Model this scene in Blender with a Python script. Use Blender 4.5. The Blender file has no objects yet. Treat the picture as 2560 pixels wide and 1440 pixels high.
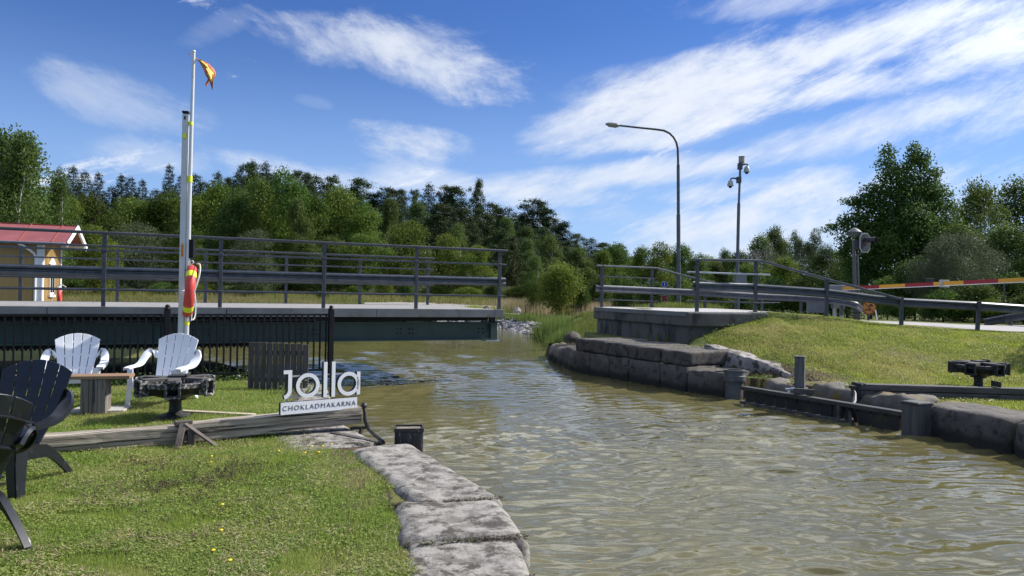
import bpy, bmesh, math, random
import numpy as np
from mathutils import Vector, Matrix, noise
rad = math.radians
SC = bpy.context.scene
COL = SC.collection
# ---------------------------------------------------------------- camera
F = 1850.0                       # focal length in pixels of the 2560 px wide photograph
H = 1.55                         # eye height above the lawn
ROLL, PITCH = rad(1.0), rad(0.43)
_f = Vector((0, math.cos(PITCH), math.sin(PITCH)))
_u0 = Vector((0, -math.sin(PITCH), math.cos(PITCH)))
_r0 = Vector((1, 0, 0))
_r = _r0 * math.cos(ROLL) + _u0 * math.sin(ROLL)
_u = -_r0 * math.sin(ROLL) + _u0 * math.cos(ROLL)
cam = bpy.data.objects.new('camera', bpy.data.cameras.new('camera'))
COL.objects.link(cam)
cam.data.sensor_width = 36
cam.data.lens = 36 * F / 2560
cam.data.clip_start, cam.data.clip_end = 0.05, 3000
m3 = Matrix((_r, _u, -_f)).transposed()
cam.matrix_world = Matrix.Translation((0, 0, H)) @ m3.to_4x4()
SC.camera = cam

def ray(px, py):
    return _r * ((px - 1280) / F) + _u * (-(py - 720) / F) + _f
def G(px, py, z=0.0):
    d = ray(px, py); t = (z - H) / d.z
    return Vector((d.x * t, d.y * t, z))
def D(px, py, Y):
    d = ray(px, py); t = Y / d.y
    return Vector((d.x * t, Y, H + d.z * t))
# ---------------------------------------------------------------- sky and sun
SUN_AZ, SUN_EL = rad(67), rad(39)
SC.view_settings.view_transform = 'Standard'
SC.view_settings.look = 'None'
SC.view_settings.exposure = 0.56
SC.view_settings.gamma = 1.0
sdir = Vector((math.sin(SUN_AZ) * math.cos(SUN_EL), math.cos(SUN_AZ) * math.cos(SUN_EL), math.sin(SUN_EL)))
sl = bpy.data.lights.new('sun', 'SUN'); sl.energy = 4.6; sl.angle = rad(0.55); sl.color = (1.0, 0.955, 0.88)
so = bpy.data.objects.new('sun', sl); COL.objects.link(so)
so.rotation_euler = (-sdir).to_track_quat('-Z', 'Y').to_euler()
so.location = (30, 20, 40)

world = bpy.data.worlds.new('World'); SC.world = world; world.use_nodes = True
wt = world.node_tree; wn, wl = wt.nodes, wt.links
wn.clear()
def N(tree, typ, **kw):
    n = tree.nodes.new(typ)
    for k, v in kw.items(): setattr(n, k, v)
    return n
def M(tree, op, a, b=None, c=None, clamp=False):
    n = tree.nodes.new('ShaderNodeMath'); n.operation = op; n.use_clamp = clamp
    for i, x in enumerate((a, b, c)):
        if x is None: continue
        if isinstance(x, (int, float)): n.inputs[i].default_value = x
        else: tree.links.new(x, n.inputs[i])
    return n.outputs[0]
out = N(wt, 'ShaderNodeOutputWorld'); bg = N(wt, 'ShaderNodeBackground')
bg.inputs[1].default_value = 0.060
sky = N(wt, 'ShaderNodeTexSky', sky_type='NISHITA', sun_disc=False, sun_elevation=SUN_EL, sun_rotation=SUN_AZ,
        altitude=0, air_density=1.0, dust_density=0.0, ozone_density=3.0)
tc = N(wt, 'ShaderNodeTexCoord'); sep = N(wt, 'ShaderNodeSeparateXYZ'); wl.new(tc.outputs['Generated'], sep.inputs[0])
AZ = M(wt, 'ARCTAN2', sep.outputs[0], sep.outputs[1])
EL = M(wt, 'ARCSINE', sep.outputs[2])
comb = N(wt, 'ShaderNodeCombineXYZ'); wl.new(AZ, comb.inputs[0]); wl.new(EL, comb.inputs[1])
def fibre(angle, sx, sy, scale, detail, seed, rough=0.68, dist=0.25):
    """noise stretched along one direction over azimuth/elevation: wind-drawn cirrus"""
    mp = N(wt, 'ShaderNodeMapping'); mp.vector_type = 'TEXTURE'
    mp.inputs['Rotation'].default_value = (0, 0, angle)
    mp.inputs['Scale'].default_value = (sx, sy, 1)
    mp.inputs['Location'].default_value = (seed * 1.7, seed * 0.9, 0)
    wl.new(comb.outputs[0], mp.inputs[0])
    n = N(wt, 'ShaderNodeTexNoise'); n.inputs['Scale'].default_value = scale; n.inputs['Detail'].default_value = detail
    n.inputs['Roughness'].default_value = rough; n.inputs['Distortion'].default_value = dist
    wl.new(mp.outputs[0], n.inputs['Vector'])
    return n.outputs['Fac']
nR = M(wt, 'ADD', M(wt, 'MULTIPLY', fibre(rad(20), 4.5, 1.0, 9, 9, 0.4), 0.55), M(wt, 'MULTIPLY', fibre(rad(16), 1.8, 0.8, 7, 8, 3.1), 0.45))
nL = M(wt, 'ADD', M(wt, 'MULTIPLY', fibre(rad(-10), 3.2, 1.0, 9, 9, 1.3), 0.5), M(wt, 'MULTIPLY', fibre(rad(-20), 1.5, 0.8, 9, 8, 5.2), 0.5))
def azel(px, py):
    d = ray(px, py).normalized()
    return math.atan2(d.x, d.y), math.asin(d.z)
def cloud(x0, y0, x1, y1, hw, dens, nz, taper=0.0, k=2.6, pw=1.0):
    a0, e0 = azel(x0, y0); a1, e1 = azel(x1, y1)
    ca, ce = (a0 + a1) / 2, (e0 + e1) / 2
    L = math.hypot(a1 - a0, e1 - e0) / 2; ang = math.atan2(e1 - e0, a1 - a0)
    w = hw / F * (math.cos(ca) ** 1.2)
    da = M(wt, 'SUBTRACT', AZ, ca); de = M(wt, 'SUBTRACT', EL, ce)
    u = M(wt, 'ADD', M(wt, 'MULTIPLY', da, math.cos(ang) / L), M(wt, 'MULTIPLY', de, math.sin(ang) / L))
    v = M(wt, 'ADD', M(wt, 'MULTIPLY', da, -math.sin(ang) / w), M(wt, 'MULTIPLY', de, math.cos(ang) / w))
    if taper:      # spindle that is thicker towards one end
        v = M(wt, 'DIVIDE', v, M(wt, 'ADD', M(wt, 'MULTIPLY', u, taper), 1.0))
    r = M(wt, 'ADD', M(wt, 'POWER', M(wt, 'ABSOLUTE', u), 2.5), M(wt, 'MULTIPLY', v, v))
    base = M(wt, 'SUBTRACT', 1.0, r)                                   # 1 in the middle, 0 at the rim
    base = M(wt, 'MAXIMUM', base, -1.2)
    m = M(wt, 'ADD', M(wt, 'MULTIPLY', base, 0.62), M(wt, 'MULTIPLY', M(wt, 'SUBTRACT', nz, 0.47), k * 2.1))
    mr = N(wt, 'ShaderNodeMapRange', interpolation_type='SMOOTHSTEP'); wl.new(m, mr.inputs[0])
    mr.inputs[1].default_value = -0.05; mr.inputs[2].default_value = 1.25
    mr.inputs[3].default_value = 0; mr.inputs[4].default_value = dens
    return mr.outputs[0]
CL = [
 (60,190,520,300,62,.42,nL),(160,370,560,405,42,.34,nL),(430,110,640,30,26,.13,nL),(540,400,780,440,40,.62,nL),(440,260,560,310,30,.2,nL),
 (700,75,1345,185,74,.70,nL,.15),(860,40,1060,150,55,.62,nL),(1090,150,1350,215,60,.8,nL),(740,245,830,265,14,.10,nL),
 (830,345,1170,385,50,.92,nL),(740,445,1010,455,34,.6,nL),(900,420,1250,480,34,.5,nR),
 (1340,345,2060,110,88,.92,nR,.05,2.6),(1480,300,1990,190,90,.8,nR,0,2.4),(1380,215,1900,110,28,.5,nR),
 (1420,360,1800,330,24,.4,nR),
 (1850,150,2640,0,78,.88,nR,0,3.4),(1940,250,2640,110,44,.9,nR,0,3.2),(1650,25,2350,-60,40,.5,nR),(1350,240,1800,200,30,.3,nR),
 (1150,470,1960,392,34,.82,nR),(1780,412,2660,190,62,.96,nR,.3,2.0),(2150,380,2760,230,90,.88,nR,0,3.0),
 (1600,500,2700,400,50,.9,nR,.2,3.2),(1180,500,1560,488,34,.85,nR),(1500,590,2250,470,56,.9,nR,0,3.2),(1000,560,1800,540,44,.8,nR,0,3.0),
 (1350,640,2900,560,95,.95,nR,0,1.8),(2150,520,2900,420,70,.85,nR),
]
acc = None
for c in CL:
    o = cloud(*c)
    if acc is None: acc = o
    else:       # screen
        acc = M(wt, 'SUBTRACT', 1.0, M(wt, 'MULTIPLY', M(wt, 'SUBTRACT', 1.0, acc), M(wt, 'SUBTRACT', 1.0, o)))
# the rest of the sky (overhead, behind): broken cirrus on a flat layer high up
zc = M(wt, 'MAXIMUM', sep.outputs[2], 0.08)
cc = N(wt, 'ShaderNodeCombineXYZ'); wl.new(M(wt, 'DIVIDE', sep.outputs[0], zc), cc.inputs[0]); wl.new(M(wt, 'DIVIDE', sep.outputs[1], zc), cc.inputs[1])
nn = N(wt, 'ShaderNodeTexNoise'); nn.inputs['Scale'].default_value = 1.1; nn.inputs['Detail'].default_value = 7; nn.inputs['Roughness'].default_value = .6
wl.new(cc.outputs[0], nn.inputs['Vector'])
mr = N(wt, 'ShaderNodeMapRange', interpolation_type='SMOOTHSTEP'); wl.new(nn.outputs['Fac'], mr.inputs[0])
mr.inputs[1].default_value = 0.40; mr.inputs[2].default_value = 0.62; mr.inputs[4].default_value = 0.9
hi = N(wt, 'ShaderNodeMapRange', interpolation_type='SMOOTHSTEP'); wl.new(EL, hi.inputs[0]); hi.inputs[1].default_value = rad(22); hi.inputs[2].default_value = rad(32)
acc = M(wt, 'MAXIMUM', acc, M(wt, 'MULTIPLY', mr.outputs[0], hi.outputs[0]))
# sky tint + cloud colour
hsv = N(wt, 'ShaderNodeHueSaturation'); hsv.inputs['Saturation'].default_value = SKY_SAT = 1.28; hsv.inputs['Value'].default_value = SKY_VAL = 1.4
hsv.inputs['Hue'].default_value = 0.519
wl.new(sky.outputs[0], hsv.inputs['Color'])
hzn = N(wt, 'ShaderNodeMapRange', interpolation_type='SMOOTHSTEP'); wl.new(EL, hzn.inputs[0]); hzn.inputs[1].default_value = rad(20); hzn.inputs[2].default_value = rad(0); hzn.inputs[3].default_value = 0; hzn.inputs[4].default_value = .75
hmix = N(wt, 'ShaderNodeMix', data_type='RGBA'); wl.new(hzn.outputs[0], hmix.inputs[0]); wl.new(hsv.outputs[0], hmix.inputs[6]); hmix.inputs[7].default_value = (3.9, 6.3, 11.5, 1)
mix = N(wt, 'ShaderNodeMix', data_type='RGBA'); wl.new(acc, mix.inputs[0]); wl.new(hmix.outputs[2], mix.inputs[6])
shade = N(wt, 'ShaderNodeMix', data_type='RGBA'); wl.new(M(wt, 'MULTIPLY', nR, 1.0), shade.inputs[0])
shade.inputs[6].default_value = (7.4, 8.2, 9.8, 1); shade.inputs[7].default_value = (11.4, 11.8, 12.4, 1)
dt = N(wt, 'ShaderNodeVectorMath', operation='DOT_PRODUCT'); wl.new(tc.outputs['Generated'], dt.inputs[0]); dt.inputs[1].default_value = sdir
glow = M(wt, 'MULTIPLY', M(wt, 'POWER', M(wt, 'MAXIMUM', dt.outputs['Value'], 0.0), 9.0), 2.0)      # clouds near the sun scatter more light forward
vm = N(wt, 'ShaderNodeVectorMath', operation='SCALE'); wl.new(shade.outputs[2], vm.inputs[0])
d2 = N(wt, 'ShaderNodeVectorMath', operation='DOT_PRODUCT'); wl.new(tc.outputs['Generated'], d2.inputs[0]); d2.inputs[1].default_value = Vector((math.sin(rad(22)) * math.cos(rad(40)), math.cos(rad(22)) * math.cos(rad(40)), math.sin(rad(40))))
veil = N(wt, 'ShaderNodeMapRange', interpolation_type='SMOOTHSTEP'); wl.new(d2.outputs['Value'], veil.inputs[0]); veil.inputs[1].default_value = .80; veil.inputs[2].default_value = .97   # bright veil above the view, added to whiten the water's reflections
vh = M(wt, 'MULTIPLY', veil.outputs[0], hi.outputs[0])
wl.new(M(wt, 'ADD', M(wt, 'ADD', 1.0, glow), M(wt, 'ADD', M(wt, 'MULTIPLY', hi.outputs[0], 0.25), M(wt, 'MULTIPLY', vh, 2.3))), vm.inputs['Scale'])
wl.new(vm.outputs[0], mix.inputs[7])
wl.new(mix.outputs[2], bg.inputs[0]); wl.new(bg.outputs[0], out.inputs[0])
world.cycles.sampling_method = 'MANUAL'; world.cycles.sample_map_resolution = 1024
# ---------------------------------------------------------------- mesh helpers
class MB:
    def __init__(s): s.v, s.f, s.mi = [], [], []; s.m = 0
    def add(s, vs, fs):
        n = len(s.v); s.v += [Vector(p) for p in vs]; s.f += [tuple(i + n for i in f) for f in fs]; s.mi += [s.m] * len(fs); return s
    def box(s, c, size, rot=None, taper=1.0):
        hx, hy, hz = size[0] / 2, size[1] / 2, size[2] / 2; vs = []
        for z in (-1, 1):
            k = taper if z > 0 else 1
            for x, y in ((-1, -1), (1, -1), (1, 1), (-1, 1)):
                p = Vector((x * hx * k, y * hy * k, z * hz))
                if rot is not None: p = rot @ p
                vs.append(p + Vector(c))
        return s.add(vs, [(3, 2, 1, 0), (4, 5, 6, 7), (0, 1, 5, 4), (1, 2, 6, 5), (2, 3, 7, 6), (3, 0, 4, 7)])
    def bar(s, p0, p1, w, h, up=(0, 0, 1), w1=None, h1=None):
        """box between two points, w sideways and h along up"""
        p0, p1 = Vector(p0), Vector(p1); d = (p1 - p0).normalized(); up = Vector(up)
        sd = d.cross(up)
        if sd.length < 1e-4: sd = d.cross(Vector((0, 1, 0)))
        sd.normalize(); uu = sd.cross(d).normalized()
        w1 = w if w1 is None else w1; h1 = h if h1 is None else h1; vs = []
        for p, a, b in ((p0, w, h), (p1, w1, h1)):
            for x, y in ((-1, -1), (1, -1), (1, 1), (-1, 1)): vs.append(p + sd * x * a / 2 + uu * y * b / 2)
        return s.add(vs, [(3, 2, 1, 0), (4, 5, 6, 7), (0, 1, 5, 4), (1, 2, 6, 5), (2, 3, 7, 6), (3, 0, 4, 7)])
    def tube(s, pts, r, n=8, caps=True):
        pts = [Vector(p) for p in pts]; rs = r if isinstance(r, (list, tuple)) else [r] * len(pts)
        base = len(s.v); ref = None
        for i, p in enumerate(pts):
            d = (pts[min(i + 1, len(pts) - 1)] - pts[max(i - 1, 0)]).normalized()
            if ref is None: ref = Vector((0, 0, 1)) if abs(d.z) < .9 else Vector((1, 0, 0))
            a = (ref - d * ref.dot(d)).normalized(); b = d.cross(a); ref = a
            for k in range(n):
                t = 2 * math.pi * k / n; s.v.append(p + (a * math.cos(t) + b * math.sin(t)) * rs[i])
        for i in range(len(pts) - 1):
            for k in range(n):
                k2 = (k + 1) % n
                s.f.append((base + i * n + k, base + i * n + k2, base + (i + 1) * n + k2, base + (i + 1) * n + k)); s.mi.append(s.m)
        if caps:
            s.f.append(tuple(base + k for k in reversed(range(n)))); s.f.append(tuple(base + (len(pts) - 1) * n + k for k in range(n))); s.mi += [s.m] * 2
        return s
    def lathe(s, prof, n=20, c=(0, 0, 0), rot=None):
        """prof: (radius, z) pairs"""
        base = len(s.v)
        for r, z in prof:
            for k in range(n):
                t = 2 * math.pi * (k + .5) / n; p = Vector((r * math.cos(t), r * math.sin(t), z))
                if rot is not None: p = rot @ p
                s.v.append(p + Vector(c))
        for i in range(len(prof) - 1):
            for k in range(n):
                k2 = (k + 1) % n
                s.f.append((base + i * n + k, base + i * n + k2, base + (i + 1) * n + k2, base + (i + 1) * n + k)); s.mi.append(s.m)
        if prof[0][0] > 1e-4: s.f.append(tuple(base + k for k in reversed(range(n)))); s.mi.append(s.m)
        if prof[-1][0] > 1e-4: s.f.append(tuple(base + (len(prof) - 1) * n + k for k in range(n))); s.mi.append(s.m)
        return s
    def prism(s, poly, ax0, ax1, fn):
        """poly: 2D outline; fn(a, b, t) -> 3D for the two end sheets"""
        n = len(poly); vs = [fn(a, b, ax0) for a, b in poly] + [fn(a, b, ax1) for a, b in poly]
        fs = [tuple(reversed(range(n))), tuple(range(n, 2 * n))] + [(i, (i + 1) % n, n + (i + 1) % n, n + i) for i in range(n)]
        return s.add(vs, fs)
    def sweep(s, prof, path, closed_prof=True, upv=(0, 0, 1), caps=True):
        """prof: (side, up) pairs carried along a path"""
        path = [Vector(p) for p in path]; base = len(s.v); n = len(prof)
        for i, p in enumerate(path):
            d = (path[min(i + 1, len(path) - 1)] - path[max(i - 1, 0)]).normalized()
            sd = d.cross(Vector(upv)).normalized(); uu = sd.cross(d).normalized()
            for a, b in prof: s.v.append(p + sd * a + uu * b)
        m = n if closed_prof else n - 1
        for i in range(len(path) - 1):
            for k in range(m):
                k2 = (k + 1) % n
                s.f.append((base + i * n + k, base + i * n + k2, base + (i + 1) * n + k2, base + (i + 1) * n + k)); s.mi.append(s.m)
        if closed_prof and caps:
            s.f.append(tuple(base + k for k in reversed(range(n)))); s.f.append(tuple(base + (len(path) - 1) * n + k for k in range(n))); s.mi += [s.m] * 2
        return s
    def shell(s, fn, th, nu, nv, u0=0, u1=1, v0=0, v1=1):
        """closed curved slab: fn(u, v) is its middle sheet"""
        P = [[Vector(fn(u0 + (u1 - u0) * i / nu, v0 + (v1 - v0) * j / nv)) for j in range(nv + 1)] for i in range(nu + 1)]
        vs = []
        for sgn in (-1, 1):
            for i in range(nu + 1):
                for j in range(nv + 1):
                    du = P[min(i + 1, nu)][j] - P[max(i - 1, 0)][j]; dv = P[i][min(j + 1, nv)] - P[i][max(j - 1, 0)]
                    nrm = du.cross(dv)
                    nrm = nrm.normalized() if nrm.length > 1e-9 else Vector((0, 0, 1))
                    vs.append(P[i][j] + nrm * sgn * th / 2)
        W = nv + 1; O = (nu + 1) * W; fs = []
        for i in range(nu):
            for j in range(nv):
                a = i * W + j; fs.append((a, a + 1, a + W + 1, a + W)); fs.append((O + a, O + a + W, O + a + W + 1, O + a + 1))
        for i in range(nu):
            a = i * W; fs.append((a, a + W, O + a + W, O + a)); a = i * W + nv; fs.append((a, O + a, O + a + W, a + W))
        for j in range(nv):
            a = j; fs.append((a, O + a, O + a + 1, a + 1)); a = nu * W + j; fs.append((a, a + 1, O + a + 1, O + a))
        return s.add(vs, fs)
    def obj(s, name, mats, parent=None, smooth=False, bevel=0.0, inv=None, angle=35, seg=2):
        me = bpy.data.meshes.new(name)
        vs = [tuple(inv @ p) for p in s.v] if inv is not None else [tuple(p) for p in s.v]
        me.from_pydata(vs, [], s.f); me.validate()
        if not isinstance(mats, (list, tuple)): mats = [mats]
        for m in mats: me.materials.append(m)
        if len(mats) > 1:
            for p, k in zip(me.polygons, s.mi): p.material_index = k
        bm = bmesh.new(); bm.from_mesh(me); bmesh.ops.recalc_face_normals(bm, faces=bm.faces); bm.to_mesh(me); bm.free()
        if smooth:
            for p in me.polygons: p.use_smooth = True
            try: me.set_sharp_from_angle(angle=rad(angle))
            except Exception: pass
        o = bpy.data.objects.new(name, me); COL.objects.link(o)
        if parent is not None: o.parent = parent
        if bevel:
            b = o.modifiers.new('bevel', 'BEVEL'); b.width = bevel; b.segments = seg; b.limit_method = 'ANGLE'; b.angle_limit = rad(40)
        return o

def tag(o, label=None, cat=None, group=None, kind=None):
    if label: o['label'] = label
    if cat: o['category'] = cat
    if group: o['group'] = group
    if kind: o['kind'] = kind
    return o
def thing(name, label, cat, loc=(0, 0, 0), rz=0.0, group=None):
    o = bpy.data.objects.new(name, None); COL.objects.link(o); o.empty_display_size = .2
    o.location = loc; o.rotation_euler = (0, 0, rz)
    tag(o, label, cat, group)
    return o
def xf(loc, rz): return Matrix.Translation(loc) @ Matrix.Rotation(rz, 4, 'Z')
def inv_of(o): return xf(o.location, o.rotation_euler.z).inverted()
def dup(root, loc, rz=0.0, scale=None, label=None, group=None, cat=None):
    r = root.copy(); COL.objects.link(r); r.location = loc; r.rotation_euler = (0, 0, rz)
    if scale is not None: r.scale = scale
    if label: r['label'] = label
    if group: r['group'] = group
    if cat: r['category'] = cat
    for ch in list(root.children):
        c = ch.copy(); COL.objects.link(c); c.parent = r
        for g in list(ch.children):
            d = g.copy(); COL.objects.link(d); d.parent = c
    return r
# ---------------------------------------------------------------- materials
_mats = {}
def mat(name, c1, c2=None, scale=4.0, rough=0.6, bump=0.0, metal=0.0, detail=6, stretch=(1, 1, 1), bscale=None, spec=0.5,
        c3=None, s3=30.0, t3=(0.58, 0.66), contrast=(0.35, 0.65), coat=0.0, world_space=False, nrough=.62, wet=None):
    if name in _mats: return _mats[name]
    m = bpy.data.materials.new(name); m.use_nodes = True; t = m.node_tree; b = t.nodes['Principled BSDF']
    b.inputs['Roughness'].default_value = rough; b.inputs['Metallic'].default_value = metal
    b.inputs['Specular IOR Level'].default_value = spec; b.inputs['Coat Weight'].default_value = coat
    if world_space: src = N(t, 'ShaderNodeNewGeometry').outputs['Position']
    else: src = N(t, 'ShaderNodeTexCoord').outputs['Object']
    mp = N(t, 'ShaderNodeMapping'); mp.inputs['Scale'].default_value = stretch; t.links.new(src, mp.inputs[0])
    def nz(sc, det=detail):
        n = N(t, 'ShaderNodeTexNoise'); n.inputs['Scale'].default_value = sc; n.inputs['Detail'].default_value = det
        n.inputs['Roughness'].default_value = nrough; t.links.new(mp.outputs[0], n.inputs['Vector']); return n.outputs['Fac']
    c2 = c2 or c1
    mx = N(t, 'ShaderNodeMix', data_type='RGBA'); mx.inputs[6].default_value = (*c1, 1); mx.inputs[7].default_value = (*c2, 1)
    mr = N(t, 'ShaderNodeMapRange'); mr.inputs[1].default_value, mr.inputs[2].default_value = contrast
    n1 = nz(scale); t.links.new(n1, mr.inputs[0]); t.links.new(mr.outputs[0], mx.inputs[0]); col = mx.outputs[2]
    if c3:
        mx2 = N(t, 'ShaderNodeMix', data_type='RGBA'); mr2 = N(t, 'ShaderNodeMapRange'); mr2.inputs[1].default_value, mr2.inputs[2].default_value = t3
        t.links.new(nz(s3), mr2.inputs[0]); t.links.new(mr2.outputs[0], mx2.inputs[0]); t.links.new(col, mx2.inputs[6]); mx2.inputs[7].default_value = (*c3, 1); col = mx2.outputs[2]
    if wet is not None:      # algae and damp below a ragged waterline stain
        sz = N(t, 'ShaderNodeSeparateXYZ'); t.links.new(src, sz.inputs[0]); wz = M(t, 'ADD', sz.outputs[2], M(t, 'MULTIPLY', M(t, 'SUBTRACT', nz(3.0), .5), .22))
        mw = N(t, 'ShaderNodeMapRange'); mw.inputs[1].default_value = wet; mw.inputs[2].default_value = wet - .10; t.links.new(wz, mw.inputs[0])
        m3_ = N(t, 'ShaderNodeMix', data_type='RGBA'); t.links.new(mw.outputs[0], m3_.inputs[0]); t.links.new(col, m3_.inputs[6]); m3_.inputs[7].default_value = (.022, .021, .013, 1); col = m3_.outputs[2]
    t.links.new(col, b.inputs['Base Color'])
    if bump:
        bp = N(t, 'ShaderNodeBump'); bp.inputs['Strength'].default_value = 1.0; bp.inputs['Distance'].default_value = bump
        t.links.new(nz(bscale or scale * 3, 8), bp.inputs['Height']); t.links.new(bp.outputs[0], b.inputs['Normal'])
    _mats[name] = m
    return m
def foliage(name, ca, cb, cc=None, trans=0.3, rough=.55, var=.35, pscale=.35):
    """leaf material: colour from one random number per leaf, one per plant and a slow noise"""
    m = bpy.data.materials.new(name); m.use_nodes = True; t = m.node_tree; b = t.nodes['Principled BSDF']
    geo = N(t, 'ShaderNodeNewGeometry'); oi = N(t, 'ShaderNodeObjectInfo')
    mx = N(t, 'ShaderNodeMix', data_type='RGBA'); mx.inputs[6].default_value = (*ca, 1); mx.inputs[7].default_value = (*cb, 1)
    t.links.new(geo.outputs['Random Per Island'], mx.inputs[0]); col = mx.outputs[2]
    if cc:
        n = N(t, 'ShaderNodeTexNoise'); n.inputs['Scale'].default_value = pscale; n.inputs['Detail'].default_value = 3; t.links.new(geo.outputs['Position'], n.inputs['Vector'])
        mr = N(t, 'ShaderNodeMapRange'); mr.inputs[1].default_value = .45; mr.inputs[2].default_value = .68; mr.inputs[4].default_value = .8; t.links.new(n.outputs['Fac'], mr.inputs[0])
        m2 = N(t, 'ShaderNodeMix', data_type='RGBA'); t.links.new(mr.outputs[0], m2.inputs[0]); t.links.new(col, m2.inputs[6]); m2.inputs[7].default_value = (*cc, 1); col = m2.outputs[2]
    h = N(t, 'ShaderNodeHueSaturation'); t.links.new(col, h.inputs['Color'])
    mv = N(t, 'ShaderNodeMapRange'); t.links.new(oi.outputs['Random'], mv.inputs[0]); mv.inputs[3].default_value = 1 - var; mv.inputs[4].default_value = 1 + var
    t.links.new(mv.outputs[0], h.inputs['Value'])
    mh = N(t, 'ShaderNodeMapRange'); t.links.new(M(t, 'FRACT', M(t, 'MULTIPLY', oi.outputs['Random'], 7.3)), mh.inputs[0]); mh.inputs[3].default_value = .485; mh.inputs[4].default_value = .515
    t.links.new(mh.outputs[0], h.inputs['Hue'])
    t.links.new(h.outputs[0], b.inputs['Base Color']); b.inputs['Roughness'].default_value = rough + .1; b.inputs['Specular IOR Level'].default_value = .2
    tr = N(t, 'ShaderNodeBsdfTranslucent'); h2 = N(t, 'ShaderNodeHueSaturation'); h2.inputs['Value'].default_value = 1.5; h2.inputs['Hue'].default_value = .485
    t.links.new(h.outputs[0], h2.inputs['Color']); t.links.new(h2.outputs[0], tr.inputs[0])
    ms = N(t, 'ShaderNodeMixShader'); ms.inputs[0].default_value = trans
    t.links.new(b.outputs[0], ms.inputs[1]); t.links.new(tr.outputs[0], ms.inputs[2]); t.links.new(ms.outputs[0], t.nodes['Material Output'].inputs[0])
    return m
def leaf_mesh(name, C, Nrm, T, ln, wd, mats, quad=True):
    """one mesh of many leaves: centres, normals, long axes, lengths and widths (numpy arrays)"""
    n = len(C); B = np.cross(Nrm, T); B /= np.linalg.norm(B, axis=1)[:, None] + 1e-9
    T = np.cross(B, Nrm); T /= np.linalg.norm(T, axis=1)[:, None] + 1e-9
    ln = ln[:, None]; wd = wd[:, None]
    if quad: V = np.stack([C - T * ln * .5, C + B * wd * .5 + Nrm * wd * .12, C + T * ln * .5, C - B * wd * .5 + Nrm * wd * .12], 1)
    else: V = np.stack([C - B * wd * .5, C + B * wd * .5, C + T * ln], 1)
    k = V.shape[1]
    me = bpy.data.meshes.new(name); me.vertices.add(n * k); me.vertices.foreach_set('co', V.reshape(-1).astype(np.float32))
    me.loops.add(n * k); me.loops.foreach_set('vertex_index', np.arange(n * k, dtype=np.int32))
    me.polygons.add(n); me.polygons.foreach_set('loop_start', np.arange(0, n * k, k, dtype=np.int32))
    try: me.polygons.foreach_set('loop_total', np.full(n, k, dtype=np.int32))
    except Exception: pass
    me.update(calc_edges=True)
    me.materials.append(mats)
    return me
# ---------------------------------------------------------------- land form
WL = -0.40     # water level
WP = [  # water outline and, per edge starting there, whether a wall stands on it
 (2.2,-3,1),(.16,4.0,1),(.06,5.0,1),(-.2,6.1,1),(-.5,6.9,1),(-.93,7.5,1),(-1.28,7.6,1),(-1.9,8.6,1),(-3.2,12.6,0),(-4.6,15.5,0),(-6.6,18.2,0),
 (-9.8,20.6,0),(-14,27,0),(-26,34,0),(-45,36,0),(-45,48,0),(-25,45,0),(-10,43,0),(-.5,41.2,0),(.35,38.3,0),(1.7,31.5,0),(1.6,26.5,0),
 (1.05,23.4,1),(1.62,18.7,1),(3.85,14.85,1),(4.45,14.0,1),(5.4,12.1,1),(6.03,10.8,1),(6.35,9.2,1),(6.9,5,1),(7.5,-3,1)]
WX = np.array([p[0] for p in WP]); WY = np.array([p[1] for p in WP]); WW = [p[2] for p in WP]
def water_dist(x, y):
    """signed distance to the water outline (positive on land) and whether the nearest edge is a wall"""
    x = np.asarray(x, float); y = np.asarray(y, float)
    best = np.full(x.shape, 1e9); wall = np.zeros(x.shape, bool); ins = np.zeros(x.shape, bool); n = len(WX)
    for i in range(n):
        x0, y0, x1, y1 = WX[i], WY[i], WX[(i + 1) % n], WY[(i + 1) % n]
        dx, dy = x1 - x0, y1 - y0; t = np.clip(((x - x0) * dx + (y - y0) * dy) / (dx * dx + dy * dy), 0, 1)
        d = np.hypot(x - x0 - t * dx, y - y0 - t * dy); k = d < best
        best = np.where(k, d, best); wall = np.where(k, bool(WW[i]), wall)
        if y0 != y1:
            c = ((y0 > y) != (y1 > y)) & (x < (x1 - x0) * (y - y0) / (y1 - y0) + x0); ins ^= c
    return np.where(ins, -best, best), wall
def sst(a, b, x):
    t = np.clip((x - a) / (b - a), 0, 1); return t * t * (3 - 2 * t)
def vnoise(x, y, s, seed=0):
    """smooth value noise in numpy"""
    x = np.asarray(x, float) / s; y = np.asarray(y, float) / s
    xi = np.floor(x).astype(np.int64); yi = np.floor(y).astype(np.int64); fx = x - xi; fy = y - yi
    def hsh(a, b):
        h = (a * 374761393 + b * 668265263 + seed * 1442695041) & 0x7fffffff
        h = ((h ^ (h >> 13)) * 1274126177) & 0x7fffffff
        return ((h ^ (h >> 16)) & 0xffff) / 65535.0
    fx = fx * fx * (3 - 2 * fx); fy = fy * fy * (3 - 2 * fy)
    return (hsh(xi, yi) * (1 - fx) + hsh(xi + 1, yi) * fx) * (1 - fy) + (hsh(xi, yi + 1) * (1 - fx) + hsh(xi + 1, yi + 1) * fx) * fy
RX = [4.0, 6.2, 7.9, 9.57, 11.5, 13.5, 16, 30, 60]; RZ = [1.17, 1.17, 1.12, .94, .86, .79, .75, .8, .9]     # height of the road along x
def road_near(x):  # line of the near guardrail
    return np.interp(x, [4.5, 6.2, 7.9, 9.57, 11.5, 13.5, 30], [18.2, 18.8, 18.75, 18.35, 18.2, 18.2, 18.6])
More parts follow.
